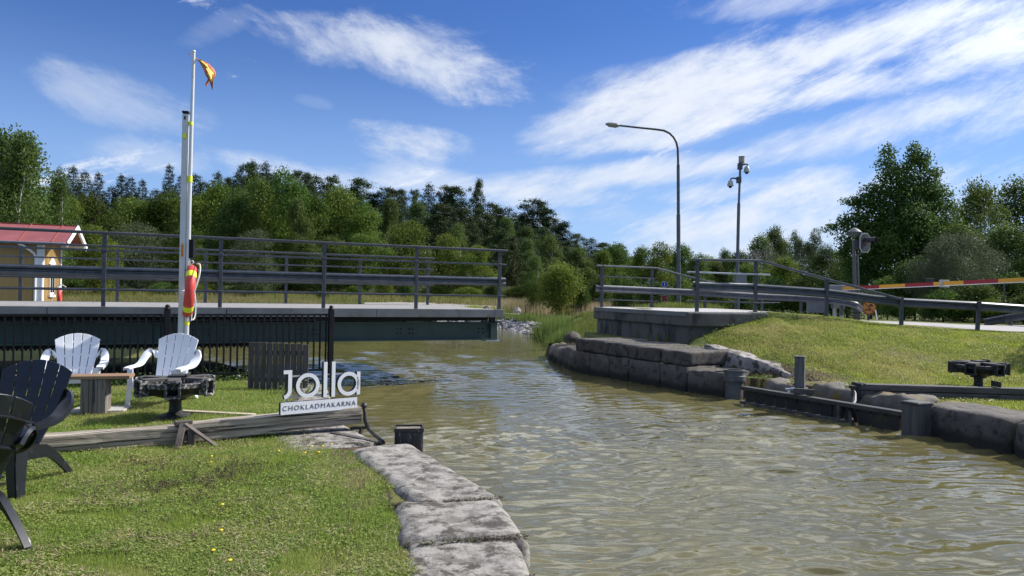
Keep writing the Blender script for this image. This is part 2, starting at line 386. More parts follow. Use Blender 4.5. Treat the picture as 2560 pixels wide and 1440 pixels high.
def land(x, y):
    x = np.asarray(x, float); y = np.asarray(y, float)
    far = np.interp(y, [0, 38, 45, 52, 60, 85, 110, 400], [0, 0, .12, .22, .62, 1.0, 1.1, 1.3])
    far = far * (1 - .35 * sst(-5, 8, x) * sst(70, 50, y))
    ridge = np.interp(x / np.maximum(y, 1), [-.8, -.5, -.2, 0, .08, .16, .3, .6], [11, 11, 9.5, 7, 4.5, 1.2, .5, .5])
    hill = ridge * sst(100, 165, y)
    z = far + hill
    # right bank rising to the road
    zr = np.interp(x, [4.2, 5.2, 6.2, 7.9, 9.57, 11.5, 13.5, 16, 30, 60], [.47, .80, 1.06, 1.12, .94, .86, .79, .75, .8, .9]); yr = road_near(x) - .15 - .4 * (x < 6.5)
    zr = np.where(y > 18.5, np.interp(x, RX, RZ), zr)
    y0 = np.interp(x, [1, 3.0, 3.9, 4.5, 5.6, 6.6, 8, 12, 20], [18.5, 17.2, 15.6, 15.4, 13.9, 13.2, 13.0, 13.0, 13.0])
    t = np.clip((y - y0) / np.maximum(yr - y0, .4), 0, 1)
    t = t ** 1.25 * (1 - .25 * t) / .75
    right = (x > 2.3) & (y < 60)
    b0_ = np.interp(y, [12.1, 12.8], [-.05, .06]); bank = b0_ + (zr - b0_) * np.clip(t, 0, 1)
    lip = sst(2.3, 3.6, x)
    bank = np.where(y > 17.5, z + (bank - z) * lip, bank)
    zb = bank + (far + hill - bank) * sst(27, 44, y) * np.where(x > 8, .55, 1.0)
    xl = np.interp(y, [13.95, 16.3, 17.75, 22.6, 23.5, 26], [5.72, 4.27, 4.4, 2.75, 2.75, 2.3])       # wing wall and abutment line
    zb = np.where((x < xl) & (y < 16.35) & (y > 12), -.02, zb); zb = np.where((x < xl) & (y >= 16.35) & (y < 23.4), .38, zb)
    near_right = (x > 3.0) | ((x > 2.3) & (y > 17))
    z = np.where(near_right & (y < 60), zb, z)
    # low ground under the bridge, left
    pit = sst(13.2, 14.6, y - (x + 3.3) * .62) * sst(22.5, 19.5, y - (x + 3.3) * .45) * (x < -2.5)
    z = z - .22 * pit * (x < 0)
    z = z + (vnoise(x, y, 1.7, 3) - .5) * .05 + (vnoise(x, y, .45, 5) - .5) * .018
    z = z + (vnoise(x, y, 9, 8) - .5) * .25 * sst(30, 60, y)
    return z
def hgt(x, y):
    z = land(x, y); d, w = water_dist(x, y)
    nat = np.minimum(z, WL - .06 + np.maximum(d, 0) * .42)
    z = np.where(d > 0, np.where(w, z, nat), z)
    bed = np.where(w, -1.6, WL - .06 + d * .5)
    bed = np.maximum(bed, -1.6)
    z = np.where(d <= np.where((x > 4.3) & (y < 14.5), .42, .12), np.where(w, -1.6, np.where(d <= 0, bed, z)), z)
    return z
def hz(x, y): return float(hgt(np.array([x]), np.array([y]))[0])
def lz(x, y): return float(land(np.array([x]), np.array([y]))[0])
def axis(segs):
    out = []
    for a, b, s in segs: out += list(np.arange(a, b, s))
    out.append(segs[-1][1]); return np.array(sorted(set(np.round(out, 4))))
gx = axis([(-700, -200, 60), (-200, -60, 10), (-60, -14, 2), (-14, 18, .16), (18, 50, 1.5), (50, 200, 10), (200, 700, 60)])
gy = axis([(-300, -20, 40), (-20, -2, 2), (-2, 26, .16), (26, 46, .4), (46, 120, 2), (120, 240, 6), (240, 900, 60)])
X, Y = np.meshgrid(gx, gy); Z = hgt(X, Y)
def grid_mesh(name, X, Y, Z, m, smooth=True):
    ny, nx = X.shape; me = bpy.data.meshes.new(name); me.vertices.add(nx * ny)
    me.vertices.foreach_set('co', np.stack([X, Y, Z], -1).reshape(-1).astype(np.float32))
    a = (np.arange(ny - 1)[:, None] * nx + np.arange(nx - 1)[None, :]).reshape(-1)
    q = np.stack([a, a + 1, a + nx + 1, a + nx], 1); k = len(q)
    me.loops.add(k * 4); me.loops.foreach_set('vertex_index', q.reshape(-1).astype(np.int32))
    me.polygons.add(k); me.polygons.foreach_set('loop_start', np.arange(0, k * 4, 4, dtype=np.int32))
    try: me.polygons.foreach_set('loop_total', np.full(k, 4, dtype=np.int32))
    except Exception: pass
    me.update(calc_edges=True); me.materials.append(m)
    if smooth: me.polygons.foreach_set('use_smooth', np.ones(k, bool))
    return me
def add_attr(me, name, vals):
    at = me.attributes.new(name, 'FLOAT', 'POINT'); at.data.foreach_set('value', np.asarray(vals, np.float32).reshape(-1))
# ground material: grass, dry grass, bare soil, gravel by painted masks broken up with noise
gm = bpy.data.materials.new('lawn_and_soil'); gm.use_nodes = True; t = gm.node_tree; pb = t.nodes['Principled BSDF']
pos = N(t, 'ShaderNodeNewGeometry').outputs['Position']
def tn(sc, det=6, r=.6):
    n = N(t, 'ShaderNodeTexNoise'); n.inputs['Scale'].default_value = sc; n.inputs['Detail'].default_value = det; n.inputs['Roughness'].default_value = r
    t.links.new(pos, n.inputs['Vector']); return n.outputs['Fac']
def mrn(x, a, b, c=0, d=1):
    n = N(t, 'ShaderNodeMapRange'); t.links.new(x, n.inputs[0]); n.inputs[1].default_value, n.inputs[2].default_value, n.inputs[3].default_value, n.inputs[4].default_value = a, b, c, d; return n.outputs[0]
def mxc(f, a, b):
    n = N(t, 'ShaderNodeMix', data_type='RGBA')
    if isinstance(f, float): n.inputs[0].default_value = f
    else: t.links.new(f, n.inputs[0])
    for i, c in ((6, a), (7, b)):
        if isinstance(c, tuple): n.inputs[i].default_value = (*c, 1)
        else: t.links.new(c, n.inputs[i])
    return n.outputs[2]
def attr(n):
    a = N(t, 'ShaderNodeAttribute'); a.attribute_name = n; return a.outputs['Fac']
fine, mid, big = tn(45, 4), tn(6, 6), tn(.9, 5)
c = mxc(mrn(mid, .35, .65), (.075, .105, .024), (.15, .175, .045))
c = mxc(mrn(big, .45, .68), c, (.20, .185, .075))
c = mxc(mrn(fine, .4, .7, 0, .6), c, (.045, .055, .018))
soil = mxc(mrn(mid, .4, .65), (.05, .033, .022), (.13, .095, .065))
grav = mxc(mrn(tn(14, 3), .42, .6), (.17, .155, .14), (.42, .40, .37))
dry = mxc(mrn(mid, .35, .65), (.20, .16, .075), (.12, .12, .04))
ms = M(t, 'ADD', attr('soil'), M(t, 'MULTIPLY', M(t, 'SUBTRACT', mid, .5), 1.4)); mg = M(t, 'ADD', attr('gravel'), M(t, 'MULTIPLY', M(t, 'SUBTRACT', mid, .5), .9)); md = M(t, 'ADD', attr('dry'), M(t, 'MULTIPLY', M(t, 'SUBTRACT', mid, .5), 1.2))
c = mxc(mrn(md, .4, .7), c, dry); c = mxc(mrn(ms, .4, .6), c, soil); c = mxc(mrn(mg, .42, .58), c, grav)
wood_and_shade = attr('wood'); c = mxc(wood_and_shade, c, (.018, .026, .010))  # dark wood floor; under the bridge it paints in shade and dark plants
t.links.new(c, pb.inputs['Base Color']); pb.inputs['Roughness'].default_value = .95; pb.inputs['Specular IOR Level'].default_value = .15
bp = N(t, 'ShaderNodeBump'); bp.inputs['Distance'].default_value = .03; t.links.new(tn(30, 6), bp.inputs['Height']); t.links.new(bp.outputs[0], pb.inputs['Normal'])
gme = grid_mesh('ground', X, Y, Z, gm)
wd, ww = water_dist(X, Y)
def seg_d(x, y, pts):
    b = np.full(np.shape(x), 1e9)
    for (x0, y0), (x1, y1) in zip(pts, pts[1:]):
        dx, dy = x1 - x0, y1 - y0; tt = np.clip(((x - x0) * dx + (y - y0) * dy) / (dx * dx + dy * dy + 1e-9), 0, 1)
        b = np.minimum(b, np.hypot(x - x0 - tt * dx, y - y0 - tt * dy))
    return b
BANK_SOIL = [(-.9, 5.2), (-1.5, 7.3), (-2.3, 9.0), (-3.2, 11.0)]
def soil_mask(x, y):
    d, w = water_dist(x, y)
    s = .75 * sst(1.0, .35, d) * w * (y < 30)
    s = np.maximum(s, .8 * sst(.55, .1, seg_d(x, y, [(-1.9, 8.3), (-2.9, 10.9)])))
    s = np.maximum(s, .55 * sst(.35, .05, seg_d(x, y, [(-1.0, 4.3), (-1.2, 6.0), (-1.6, 7.0)])))
    s = np.maximum(s, .7 * sst(.6, .1, seg_d(x, y, [(4.4, 16.5), (5.3, 14.8), (6.0, 13.6)])))
    s = np.maximum(s, .5 * sst(1.2, .2, np.hypot(x - 8.2, y - 15.1)))
    s = np.maximum(s, .3 * (y > 13.5) * (y < 18) * (x < -3) * (x > -20))
    return s
def gravel_mask(x, y):
    g = 1.0 * sst(52, 55, y) * sst(70, 62, y) * sst(-22, -14, x) * sst(6, 1, x)
    g = np.maximum(g, .9 * sst(2.6, 1.2, seg_d(x, y, [(-3.5, 41.8), (-.5, 41.6), (.6, 38.6), (1.2, 35.5)])))
    return g
def dry_mask(x, y):
    q = .55 * sst(48, 60, y) * sst(100, 80, y)
    q = np.maximum(q, .6 * sst(1.6, .3, seg_d(x, y, [(6.5, 14.6), (9.5, 15.2)])))
    return q
add_attr(gme, 'soil', soil_mask(X, Y)); add_attr(gme, 'gravel', gravel_mask(X, Y)); add_attr(gme, 'dry', dry_mask(X, Y)); add_attr(gme, 'wood', np.maximum(.92 * sst(92, 104, Y), .96 * sst(13.3, 13.9, Y - (X + 3.3) * .62) * np.maximum(sst(20.5, 18.5, Y - (X + 3.3) * .45), (X < -9.3) * (Y < 27)) * (X < -2.4)))  # last mask: wood floor, plus painted bridge shade and dark plants behind the fence
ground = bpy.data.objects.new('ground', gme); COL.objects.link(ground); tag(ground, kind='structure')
# ---------------------------------------------------------------- water
wm = bpy.data.materials.new('canal_water'); wm.use_nodes = True; t = wm.node_tree; pb = t.nodes['Principled BSDF']; pos = N(t, 'ShaderNodeNewGeometry').outputs['Position']
c = mxc(mrn(tn(.5, 3), .4, .65), (.135, .121, .050), (.104, .094, .040))
t.links.new(c, pb.inputs['Base Color']); pb.inputs['Roughness'].default_value = .03; pb.inputs['IOR'].default_value = 1.42; pb.inputs['Specular IOR Level'].default_value = .5
bp = N(t, 'ShaderNodeBump'); bp.inputs['Distance'].default_value = .004
mp = N(t, 'ShaderNodeMapping'); mp.inputs['Scale'].default_value = (1, 1.8, 1); mp.inputs['Rotation'].default_value = (0, 0, rad(-12)); t.links.new(pos, mp.inputs[0])
n = N(t, 'ShaderNodeTexNoise'); n.inputs['Scale'].default_value = 7; n.inputs['Detail'].default_value = 3; n.inputs['Roughness'].default_value = .5; t.links.new(mp.outputs[0], n.inputs['Vector'])
t.links.new(n.outputs['Fac'], bp.inputs['Height']); t.links.new(bp.outputs[0], pb.inputs['Normal'])
wy = [-4.0]
while wy[-1] < 50: wy.append(wy[-1] + max(.022, .0028 * max(wy[-1], 0) ** 1.25) if wy[-1] > 2.5 else wy[-1] + .12)
wy = np.array(wy)
wx = axis([(-46, -14, .5), (-14, -4, .1), (-4, 8.2, .029)])
rng = np.random.default_rng(4)
XX, YY = np.meshgrid(wx, wy); ZZ = np.full(XX.shape, 0.0)
amp_field = .55 + .9 * vnoise(XX, YY, 1.6, 11) * vnoise(XX, YY, 4.5, 12) * 1.6
wxp = XX + (vnoise(XX, YY, .9, 21) - .5) * .35; wyp = YY + (vnoise(XX, YY, .7, 22) - .5) * .28
for i in range(60):
    lam = float(np.exp(rng.uniform(math.log(.085), math.log(.46)))); th = rad(98) + rng.normal(0, .25); kk = 2 * math.pi / lam
    a = .0040 * lam ** .72 * rng.uniform(.6, 1.3)
    fade = np.clip(lam / (.0056 * np.maximum(YY, 3) ** 1.25) - .8, 0, 1)
    ph = kk * (wxp * math.cos(th) + wyp * math.sin(th)) + rng.uniform(0, 6.28)
    ZZ += a * fade * (np.sin(ph) + .30 * np.sin(2 * ph + .6))
ZZ = WL + ZZ * amp_field
wme = grid_mesh('water', XX, YY, ZZ, wm)
water = bpy.data.objects.new('water', wme); COL.objects.link(water); tag(water, kind='structure')
# ---------------------------------------------------------------- path and road sheets
def strip(name, pts, widths, m, lift=.012, nseg=60, nw=8, wob=0.0):
    """sheet laid on the land along a line, with a slightly wandering edge"""
    P = np.array(pts, float); L = np.r_[0, np.cumsum(np.hypot(*np.diff(P[:, :2], axis=0).T))]; s = np.linspace(0, L[-1], nseg)
    cx, cy, w = np.interp(s, L, P[:, 0]), np.interp(s, L, P[:, 1]), np.interp(s, L, widths)
    tx, ty = np.gradient(cx), np.gradient(cy); l = np.hypot(tx, ty); nx, ny = -ty / l, tx / l
    q = np.linspace(-.5, .5, nw)[None, :] * (w[:, None] + wob * (vnoise(s, s * 0, 2.3, 7)[:, None] - .5))
    XX = cx[:, None] + nx[:, None] * q; YY = cy[:, None] + ny[:, None] * q
    o = bpy.data.objects.new(name, grid_mesh(name, XX, YY, land(XX, YY) + lift, m)); COL.objects.link(o); tag(o, kind='structure'); return o
asph = mat('pale_asphalt', (.30, .285, .28), (.38, .36, .35), 1.2, .9, .006, bscale=90, c3=(.24, .23, .22), s3=60, world_space=True)
gravm = mat('gravel_path_surface', (.27, .24, .21), (.38, .35, .31), 3, .95, .01, bscale=60, world_space=True)
road = strip('road', [(6.0, 21.5), (7.5, 21.7), (9, 21.9), (12, 21.7), (16, 21.5), (30, 21.5), (60, 24)], [4.2, 5.4, 6.0, 6.4, 6.6, 7, 7], asph, .02, 90, 14)
path = strip('path', [(-14, 54.0), (-4, 52.0), (0, 50), (5, 45.5), (9, 43)], [2.6] * 5, gravm, .05, 50, 8, .6)
# ---------------------------------------------------------------- stone
granite = mat('lichen_granite', (.30, .285, .27), (.40, .385, .36), 5, .9, .006, c3=(.13, .12, .105), s3=9, t3=(.53, .62), bscale=40, world_space=True)
granite_l = mat('pale_lichen_granite', (.165, .152, .130), (.325, .305, .272), 9, .9, .014, c3=(.066, .056, .045), s3=6.5, t3=(.50, .60), bscale=30, contrast=(.42, .56), nrough=.74, world_space=True)
granite_d = mat('damp_granite', (.066, .059, .048), (.115, .102, .083), 3.2, .85, .012, wet=-.20, c3=(.035, .032, .026), s3=7, t3=(.52, .62), bscale=26, world_space=True)
moss_stone = mat('mossy_granite', (.10, .09, .075), (.17, .155, .13), 5, .9, .010, wet=-.16, c3=(.17, .115, .025), s3=3.0, t3=(.50, .60), bscale=30, world_space=True)
def stone(name, parent, p0, p1, ztop, zbot, width, m, seed=0, rnd=.12, side=-1, ztop1=None, batter=0.0, n=(14, 8, 6), wob=.02, slope=0.0):
    """hewn block: its water face runs p0 -> p1, its body lies on the land side; rounded arrises and an uneven skin"""
    p0, p1 = Vector((p0[0], p0[1], 0)), Vector((p1[0], p1[1], 0)); d = p1 - p0; L = d.length; d.normalize(); nrm = Vector((d.y, -d.x, 0)) * side
    ztop1 = ztop if ztop1 is None else ztop1
    bm = bmesh.new(); bmesh.ops.create_cube(bm, size=2)
    bmesh.ops.subdivide_edges(bm, edges=[e for e in bm.edges if abs(e.verts[0].co.x - e.verts[1].co.x) > 1], cuts=n[0], use_grid_fill=True)
    bmesh.ops.subdivide_edges(bm, edges=[e for e in bm.edges if abs(e.verts[0].co.y - e.verts[1].co.y) > 1], cuts=n[1], use_grid_fill=True)
    bmesh.ops.subdivide_edges(bm, edges=[e for e in bm.edges if abs(e.verts[0].co.z - e.verts[1].co.z) > 1], cuts=n[2], use_grid_fill=True)
    hh = (ztop - zbot) / 2
    for v in bm.verts:
        c = v.co.copy(); q = Vector((c.x * L / 2, c.y * width / 2, c.z * hh)); r = min(rnd, width * .45, hh * .9)
        rx = min(.022, L * .2)
        inner = Vector((max(-L / 2 + rx, min(L / 2 - rx, q.x)), max(-width / 2 + r, min(width / 2 - r, q.y)), max(-hh + r, min(hh - r, q.z))))
        e = q - inner; e2 = Vector((e.x / rx, e.y / r, e.z / r))
        if e2.length > 1: e2.normalize(); q = inner + Vector((e2.x * rx, e2.y * r, e2.z * r))
        s = (q.x / L + .5); zt = ztop + (ztop1 - ztop) * s
        z = zt - hh + q.z + slope * (q.y / width)
        w = p0 + d * (q.x + L / 2) + nrm * (width / 2 - q.y) * 1.0; w.z = z
        w += nrm * batter * (zt - z)
        k = noise.noise_vector(w * 2.3 + Vector((seed * 7.1, 0, 0))) * wob * 1.6 + noise.noise_vector(w * 7 + Vector((0, seed * 3.3, 0))) * wob * .7 + noise.noise_vector(w * 22) * wob * .22
        v.co = w + k
    me = bpy.data.meshes.new(name); bmesh.ops.recalc_face_normals(bm, faces=bm.faces); bm.to_mesh(me); bm.free(); me.materials.append(m)
    for p in me.polygons: p.use_smooth = True
    o = bpy.data.objects.new(name, me); COL.objects.link(o)
    if parent: o.parent = parent; o.matrix_parent_inverse = Matrix.Identity(4); o.location = -parent.location
    return o
qw = thing('quay_wall', 'pale lichen-covered granite coping beside the lawn and the grey lock basin', 'quay wall', (-.3, 6, 0))
def left_side(a, b, w, **k): return stone('coping_stone', qw, a, b, .03 + .018 * math.sin(k['seed'] * 2.3), -1.3, w, granite_l, side=-1, rnd=k.pop('rnd', .08), n=(30, 18, 14), wob=.011, **k)
left_side((.75, 2.0), (.17, 3.95), .72, seed=1, slope=.0)
left_side((.165, 4.01), (.08, 4.64), .72, seed=2)
left_side((.15, 4.70), (-.03, 5.50), .86, seed=3, rnd=.14)
left_side((-.01, 5.56), (-.95, 7.46), .70, seed=4, rnd=.12)
left_side((-1.28, 7.54), (-1.92, 8.62), .95, seed=5)
left_side((-1.93, 8.66), (-2.45, 10.3), .6, seed=6)
left_side((-2.46, 10.33), (-3.0, 12.1), .5, seed=7)
# far quay under the concrete abutment, two courses
fq = thing('quay_wall', 'dark hewn granite wall in two courses under the concrete bridge abutment', 'quay wall', (2.6, 17, 0))
a, b = Vector((1.62, 18.7)), Vector((3.62, 15.2)); cuts = [0, .28, .52, .60, .80, 1.0]
for i, (u, v) in enumerate(zip(cuts, cuts[1:])):
    p, q = a.lerp(b, u + .004), a.lerp(b, v - .004)
    stone('top_stone', fq, p, q, .45 - .05 * u, .14 - .03 * u, 1.6, granite_d, seed=10 + i, rnd=.028, side=-1, wob=.013)
cuts = [-.02, .17, .36, .54, .80, 1.0]
for i, (u, v) in enumerate(zip(cuts, cuts[1:])):
    p, q = a.lerp(b, u + .004) - Vector((.03, .02)), a.lerp(b, v - .004) - Vector((.03, .02))
    stone('face_stone', fq, p, q, .135 - .03 * u, -1.3, 1.0, granite_d, seed=20 + i, rnd=.02, side=-1, wob=.011)
stone('nose_stone', fq, (1.30, 20.6), (1.6, 18.78), .12, -1.2, 1.1, granite_d, seed=31, rnd=.25, side=-1, wob=.06)
stone('nose_stone', fq, (1.12, 22.6), (1.28, 20.62), .02, -1.2, 1.0, moss_stone, seed=32, rnd=.28, side=-1, wob=.07)
stone('nose_stone', fq, (1.5, 23.9), (1.12, 22.7), -.05, -1.2, .9, moss_stone, seed=33, rnd=.25, side=-1, wob=.07)
# lower coping between abutment and lock gate, then the near coping past the wooden post
lw = thing('quay_wall', 'mossy broken granite ledge behind the open lock gate', 'quay wall', (5, 14, 0))
stone('ledge_stone', lw, (3.62, 15.15), (4.22, 14.42), .08, -1.3, 1.1, granite_d, seed=41, rnd=.1, side=-1, wob=.03)
for i, (p, q, zt) in enumerate([((4.75, 14.05), (5.25, 13.2), .0), ((5.27, 13.15), (5.72, 12.3), .03), ((5.74, 12.25), (6.15, 11.35), .02), ((6.17, 11.3), (6.35, 10.85), .0)]):
    stone('ledge_stone', lw, p, q, zt, -1.3, .8, moss_stone, seed=42 + i, rnd=.14, side=-1, wob=.05)
nw = thing('quay_wall', 'two long grey granite coping blocks beside the square wooden post by the lock gate', 'quay wall', (7, 8, 0))
stone('coping_stone', nw, (6.02, 10.82), (6.40, 9.5), .05, -1.3, 1.0, granite_d, seed=51, rnd=.12, side=-1, wob=.016, n=(20, 14, 12))
stone('coping_stone', nw, (6.43, 9.47), (6.66, 7.6), .05, -1.3, 1.0, granite_d, seed=52, rnd=.12, side=-1, wob=.016, n=(24, 14, 12))
# sloping wing wall that holds the bank
wing = thing('retaining_wall', 'old sloping stone wing wall with sunlit pale top holding the grass bank', 'retaining wall', (5, 15, 0))
A = D(1762, 862, 16.3); B = D(2032, 950, 13.95)
stone('wall', wing, (A.x, A.y), (B.x, B.y), A.z + .02, A.z - 1.3, .42, mat('limewashed_rubble', (.22, .20, .18), (.36, .33, .30), 6, .9, .012, c3=(.07, .06, .05), s3=5, t3=(.48, .56), bscale=18, world_space=True),
      seed=60, rnd=.05, side=-1, ztop1=B.z - .02, wob=.035, n=(30, 6, 10))
# loose boulders by the path and in the shore
for (px, py, YY_, r, lab) in [(1294, 774, 50.5, .27, 'rounded pale boulder at the edge of the gravel path'), (1215, 764, 53, .24, 'small dark boulder behind the bridge rail beside the gravel path'),
                         (1430, 838, 24.5, .28, 'dark mossy boulder at the corner of the granite quay')]:
    p = D(px, py, YY_); bm = bmesh.new(); bmesh.ops.create_icosphere(bm, subdivisions=4, radius=r)
    for v in bm.verts: v.co = Vector((v.co.x, v.co.y * .9, v.co.z * 1.25)) + noise.noise_vector(v.co * 3 / r * .4 + Vector((px, 0, 0))) * r * .35
    me = bpy.data.meshes.new('boulder'); bm.to_mesh(me); bm.free(); me.materials.append(granite_d if r != .27 else granite)
    for q in me.polygons: q.use_smooth = True
    o = bpy.data.objects.new('boulder', me); COL.objects.link(o); o.location = (p.x, p.y, hz(p.x, p.y) + r * .55); tag(o, lab, 'boulder')
# riprap on the far shore
vs_c = []; rr = random.Random(5); bm = bmesh.new()
for i in range(650):
    u = rr.random(); pts = [(-3.2, 41.9), (-.6, 41.4), (.5, 38.4), (1.2, 35.2)]; k = min(int(u * 3), 2); f = u * 3 - k
    x = pts[k][0] + (pts[k + 1][0] - pts[k][0]) * f + rr.gauss(0, .35) - .15; y = pts[k][1] + (pts[k + 1][1] - pts[k][1]) * f + rr.uniform(-.1, 2.2)
    s = rr.uniform(.07, .2); res = bmesh.ops.create_icosphere(bm, subdivisions=1, radius=s)
    o3 = Vector((x, y, hz(x, y) + s * .3)); sc = Vector((rr.uniform(.7, 1.3), rr.uniform(.7, 1.3), rr.uniform(.5, .9)))
    for v in res['verts']: v.co = o3 + Vector((v.co.x * sc.x, v.co.y * sc.y, v.co.z * sc.z)) + Vector((rr.uniform(-1, 1), rr.uniform(-1, 1), rr.uniform(-1, 1))) * s * .2
me = bpy.data.meshes.new('shore_rubble'); bm.to_mesh(me); bm.free(); me.materials.append(mat('rubble_stone', (.12, .115, .11), (.36, .345, .33), 2.5, .9, .01, world_space=True, contrast=(.42, .58)))
o = bpy.data.objects.new('shore_rubble', me); COL.objects.link(o); tag(o, kind='stuff'); o['label'] = 'dark broken stones along the far shore beyond the bridge'; o['category'] = 'rubble'
# ---------------------------------------------------------------- grass
grs = foliage('grass_blades', (.11, .172, .026), (.34, .41, .09), (.36, .35, .13), trans=.4, rough=.5, var=0, pscale=.9)
grs_long = foliage('meadow_grass', (.085, .125, .028), (.20, .21, .065), (.30, .25, .13), trans=.35, rough=.6, var=0, pscale=.12)
reedm = foliage('reed_leaves', (.075, .125, .028), (.16, .215, .055), trans=.35, rough=.45, var=0)
def blades(name, xs, ys, hh, ww_, lean, m, seed=0, zfn=None, label=None):
    r = np.random.default_rng(seed); n = len(xs); z = (zfn or hgt)(xs, ys)
    az = r.uniform(0, 2 * np.pi, n); tilt = np.abs(r.normal(0, lean, n))
    T = np.stack([np.cos(az) * np.sin(tilt), np.sin(az) * np.sin(tilt), np.cos(tilt)], 1)
    a2 = r.uniform(0, 2 * np.pi, n); Nn = np.stack([np.cos(a2), np.sin(a2), r.uniform(-.1, .3, n)], 1)
    me = leaf_mesh(name, np.stack([xs, ys, z - .004], 1), Nn, T, hh, ww_, m, quad=False)
    o = bpy.data.objects.new(name, me); COL.objects.link(o); tag(o, kind='stuff')
    if label: o['label'] = label; o['category'] = 'grass'
    return o
R = np.random.default_rng(9)
def in_view(x, y, m=.04): return (np.abs(x / np.maximum(y, .1)) < 1280 / F + m) & (y > 3.3)
STONES_L = [((.17, 3.5), (-.9, 3.5), 0)]
def grass_ok(x, y):
    d, w = water_dist(x, y)
    lim = np.where((x < 2.5) & (y < 14), np.interp(y, [3, 4.1, 4.7, 5.6, 6.6, 7.4], [.58, .60, .72, .74, .60, .48]) + .05 * np.sin(y * 7) + .09 * vnoise(x, y, .3, 2), .35)
    lim = np.where((x > 4) & (y < 16), .72 + .3 * vnoise(x, y, .6, 6), lim)
    ok = (d > np.where(w, lim, .15))
    s = soil_mask(x, y); ok &= (R.random(len(x)) > s * 1.25)
    return ok
def lawn_pts(x0, x1, y0, y1, n, pw=1.6):
    u = R.random(n); a, b = y0 ** (1 - pw), y1 ** (1 - pw); y = (a + (b - a) * u) ** (1 / (1 - pw)); x = R.uniform(x0, x1, n) * y / y1
    k = in_view(x, y) & grass_ok(x, y); return x[k], y[k]
def add_patch(x, y, thr=.35):
    """keep clumps: thin the blades out where the patch noise is low"""
    k = R.random(len(x)) < .35 + 1.1 * vnoise(x, y, .16, 31); return x[k], y[k]
x, y = lawn_pts(-10.5, 0, 3.4, 14.5, 620000, 1.8); x, y = add_patch(x, y)
k = ~((y > 13.2 + (x + 3.3) * .62)); x, y = x[k], y[k]
nb = len(x); hh = R.uniform(.010, .038, nb) * (1 + .5 * vnoise(x, y, .5, 41)) * (1 + (y > 8) * .25); wdt = np.clip(.0028 + .0005 * y, .003, .012) * R.uniform(.6, 1.5, nb)
blades('lawn_grass', x, y, hh, wdt, .75, grs, 1, label='short mown grass of the lawn beside the lock')
x = R.uniform(2.5, 15, 420000); y = R.uniform(11.0, 19.2, 420000); k = in_view(x, y) & grass_ok(x, y) & ~((x < 4.6) & (y > 16.5)) & (y < road_near(x) + .1); x, y = x[k], y[k]; x, y = add_patch(x, y)
nb = len(x); blades('bank_grass', x, y, R.uniform(.025, .07, nb) * (1 - .45 * sst(1.2, .2, road_near(x) - y)), R.uniform(.006, .014, nb), .6, grs, 2, label='short green grass on the bank below the guardrail')
# ---------------------------------------------------------------- metals, woods, plastics
steel = mat('galvanised_steel', (.080, .088, .100), (.128, .138, .155), 6, .45, .001, .25, c3=(.06, .07, .085), s3=18)
steel_dull = mat('weathered_steel', (.052, .058, .070), (.084, .092, .106), 5, .55, .001, .2, c3=(.04, .048, .06), s3=14)
steel_lt = mat('bright_zinc', (.42, .44, .46), (.55, .57, .58), 8, .4, .001, .6)
fascia_m = mat('zinc_fascia', (.16, .164, .160), (.23, .234, .225), 1.4, .6, .002, .2, c3=(.15, .125, .10), s3=4, t3=(.56, .70))
girder_m = mat('dark_green_paint', (.040, .072, .058), (.058, .092, .076), 1.5, .45, .002, 0, c3=(.05, .055, .04), s3=4, t3=(.60, .7))
black_m = mat('black_paint', (.005, .005, .006), (.009, .009, .011), 5, .5, .001, spec=.25)
iron_m = mat('tarred_iron', (.014, .013, .012), (.030, .027, .024), 8, .55, .004, 0, c3=(.16, .155, .14), s3=16, t3=(.60, .68))
iron_b = mat('tarred_iron_flaking', (.016, .015, .014), (.05, .048, .045), 14, .6, .004, 0, c3=(.34, .33, .31), s3=26, t3=(.52, .60))
rust_m = mat('brown_iron', (.075, .06, .05), (.12, .10, .085), 9, .6, .002, .2)
wood_g = mat('weathered_timber', (.20, .165, .122), (.44, .38, .30), 2.6, .85, .016, stretch=(.3, 9, 9), bscale=5, c3=(.035, .03, .024), s3=3.0, t3=(.54, .60), contrast=(.40, .60))
wood_gz = mat('weathered_timber_upright', (.12, .105, .085), (.22, .195, .16), 3, .85, .006, stretch=(6, 6, .4), bscale=6, c3=(.05, .045, .04), s3=4, t3=(.57, .63))
wood_dark = mat('old_dark_timber', (.05, .046, .042), (.10, .092, .084), 2.5, .8, .005, stretch=(.4, 5, 5), c3=(.025, .022, .02), s3=4)
wood_scr = mat('grey_black_boards', (.040, .038, .036), (.085, .08, .075), 4, .8, .004, stretch=(5, 5, .5), c3=(.14, .13, .12), s3=9, t3=(.62, .7))
wood_tab = mat('brown_planed_wood', (.20, .115, .055), (.34, .21, .11), 2, .55, .002, stretch=(.5, 9, 9))
plast_w = mat('white_plastic', (.74, .76, .79), (.80, .81, .83), 3, .4, .0006, c3=(.66, .67, .68), s3=5, t3=(.6, .75))
plast_b = mat('dark_plastic', (.008, .009, .013), (.014, .016, .021), 5, .34, .0008, c3=(.022, .025, .032), s3=12, t3=(.6, .7))
white_p = mat('white_paint', (.74, .75, .76), (.80, .80, .80), 4, .45, .001)
post_m = mat('pale_aluminium', (.52, .53, .54), (.62, .63, .63), 2, .42, .0005, .25)
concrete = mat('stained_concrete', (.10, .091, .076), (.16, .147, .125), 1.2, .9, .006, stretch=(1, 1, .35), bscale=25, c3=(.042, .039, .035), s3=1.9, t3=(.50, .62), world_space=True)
concrete_top = mat('concrete_top', (.34, .33, .31), (.44, .43, .41), 3, .9, .004, bscale=40, world_space=True)
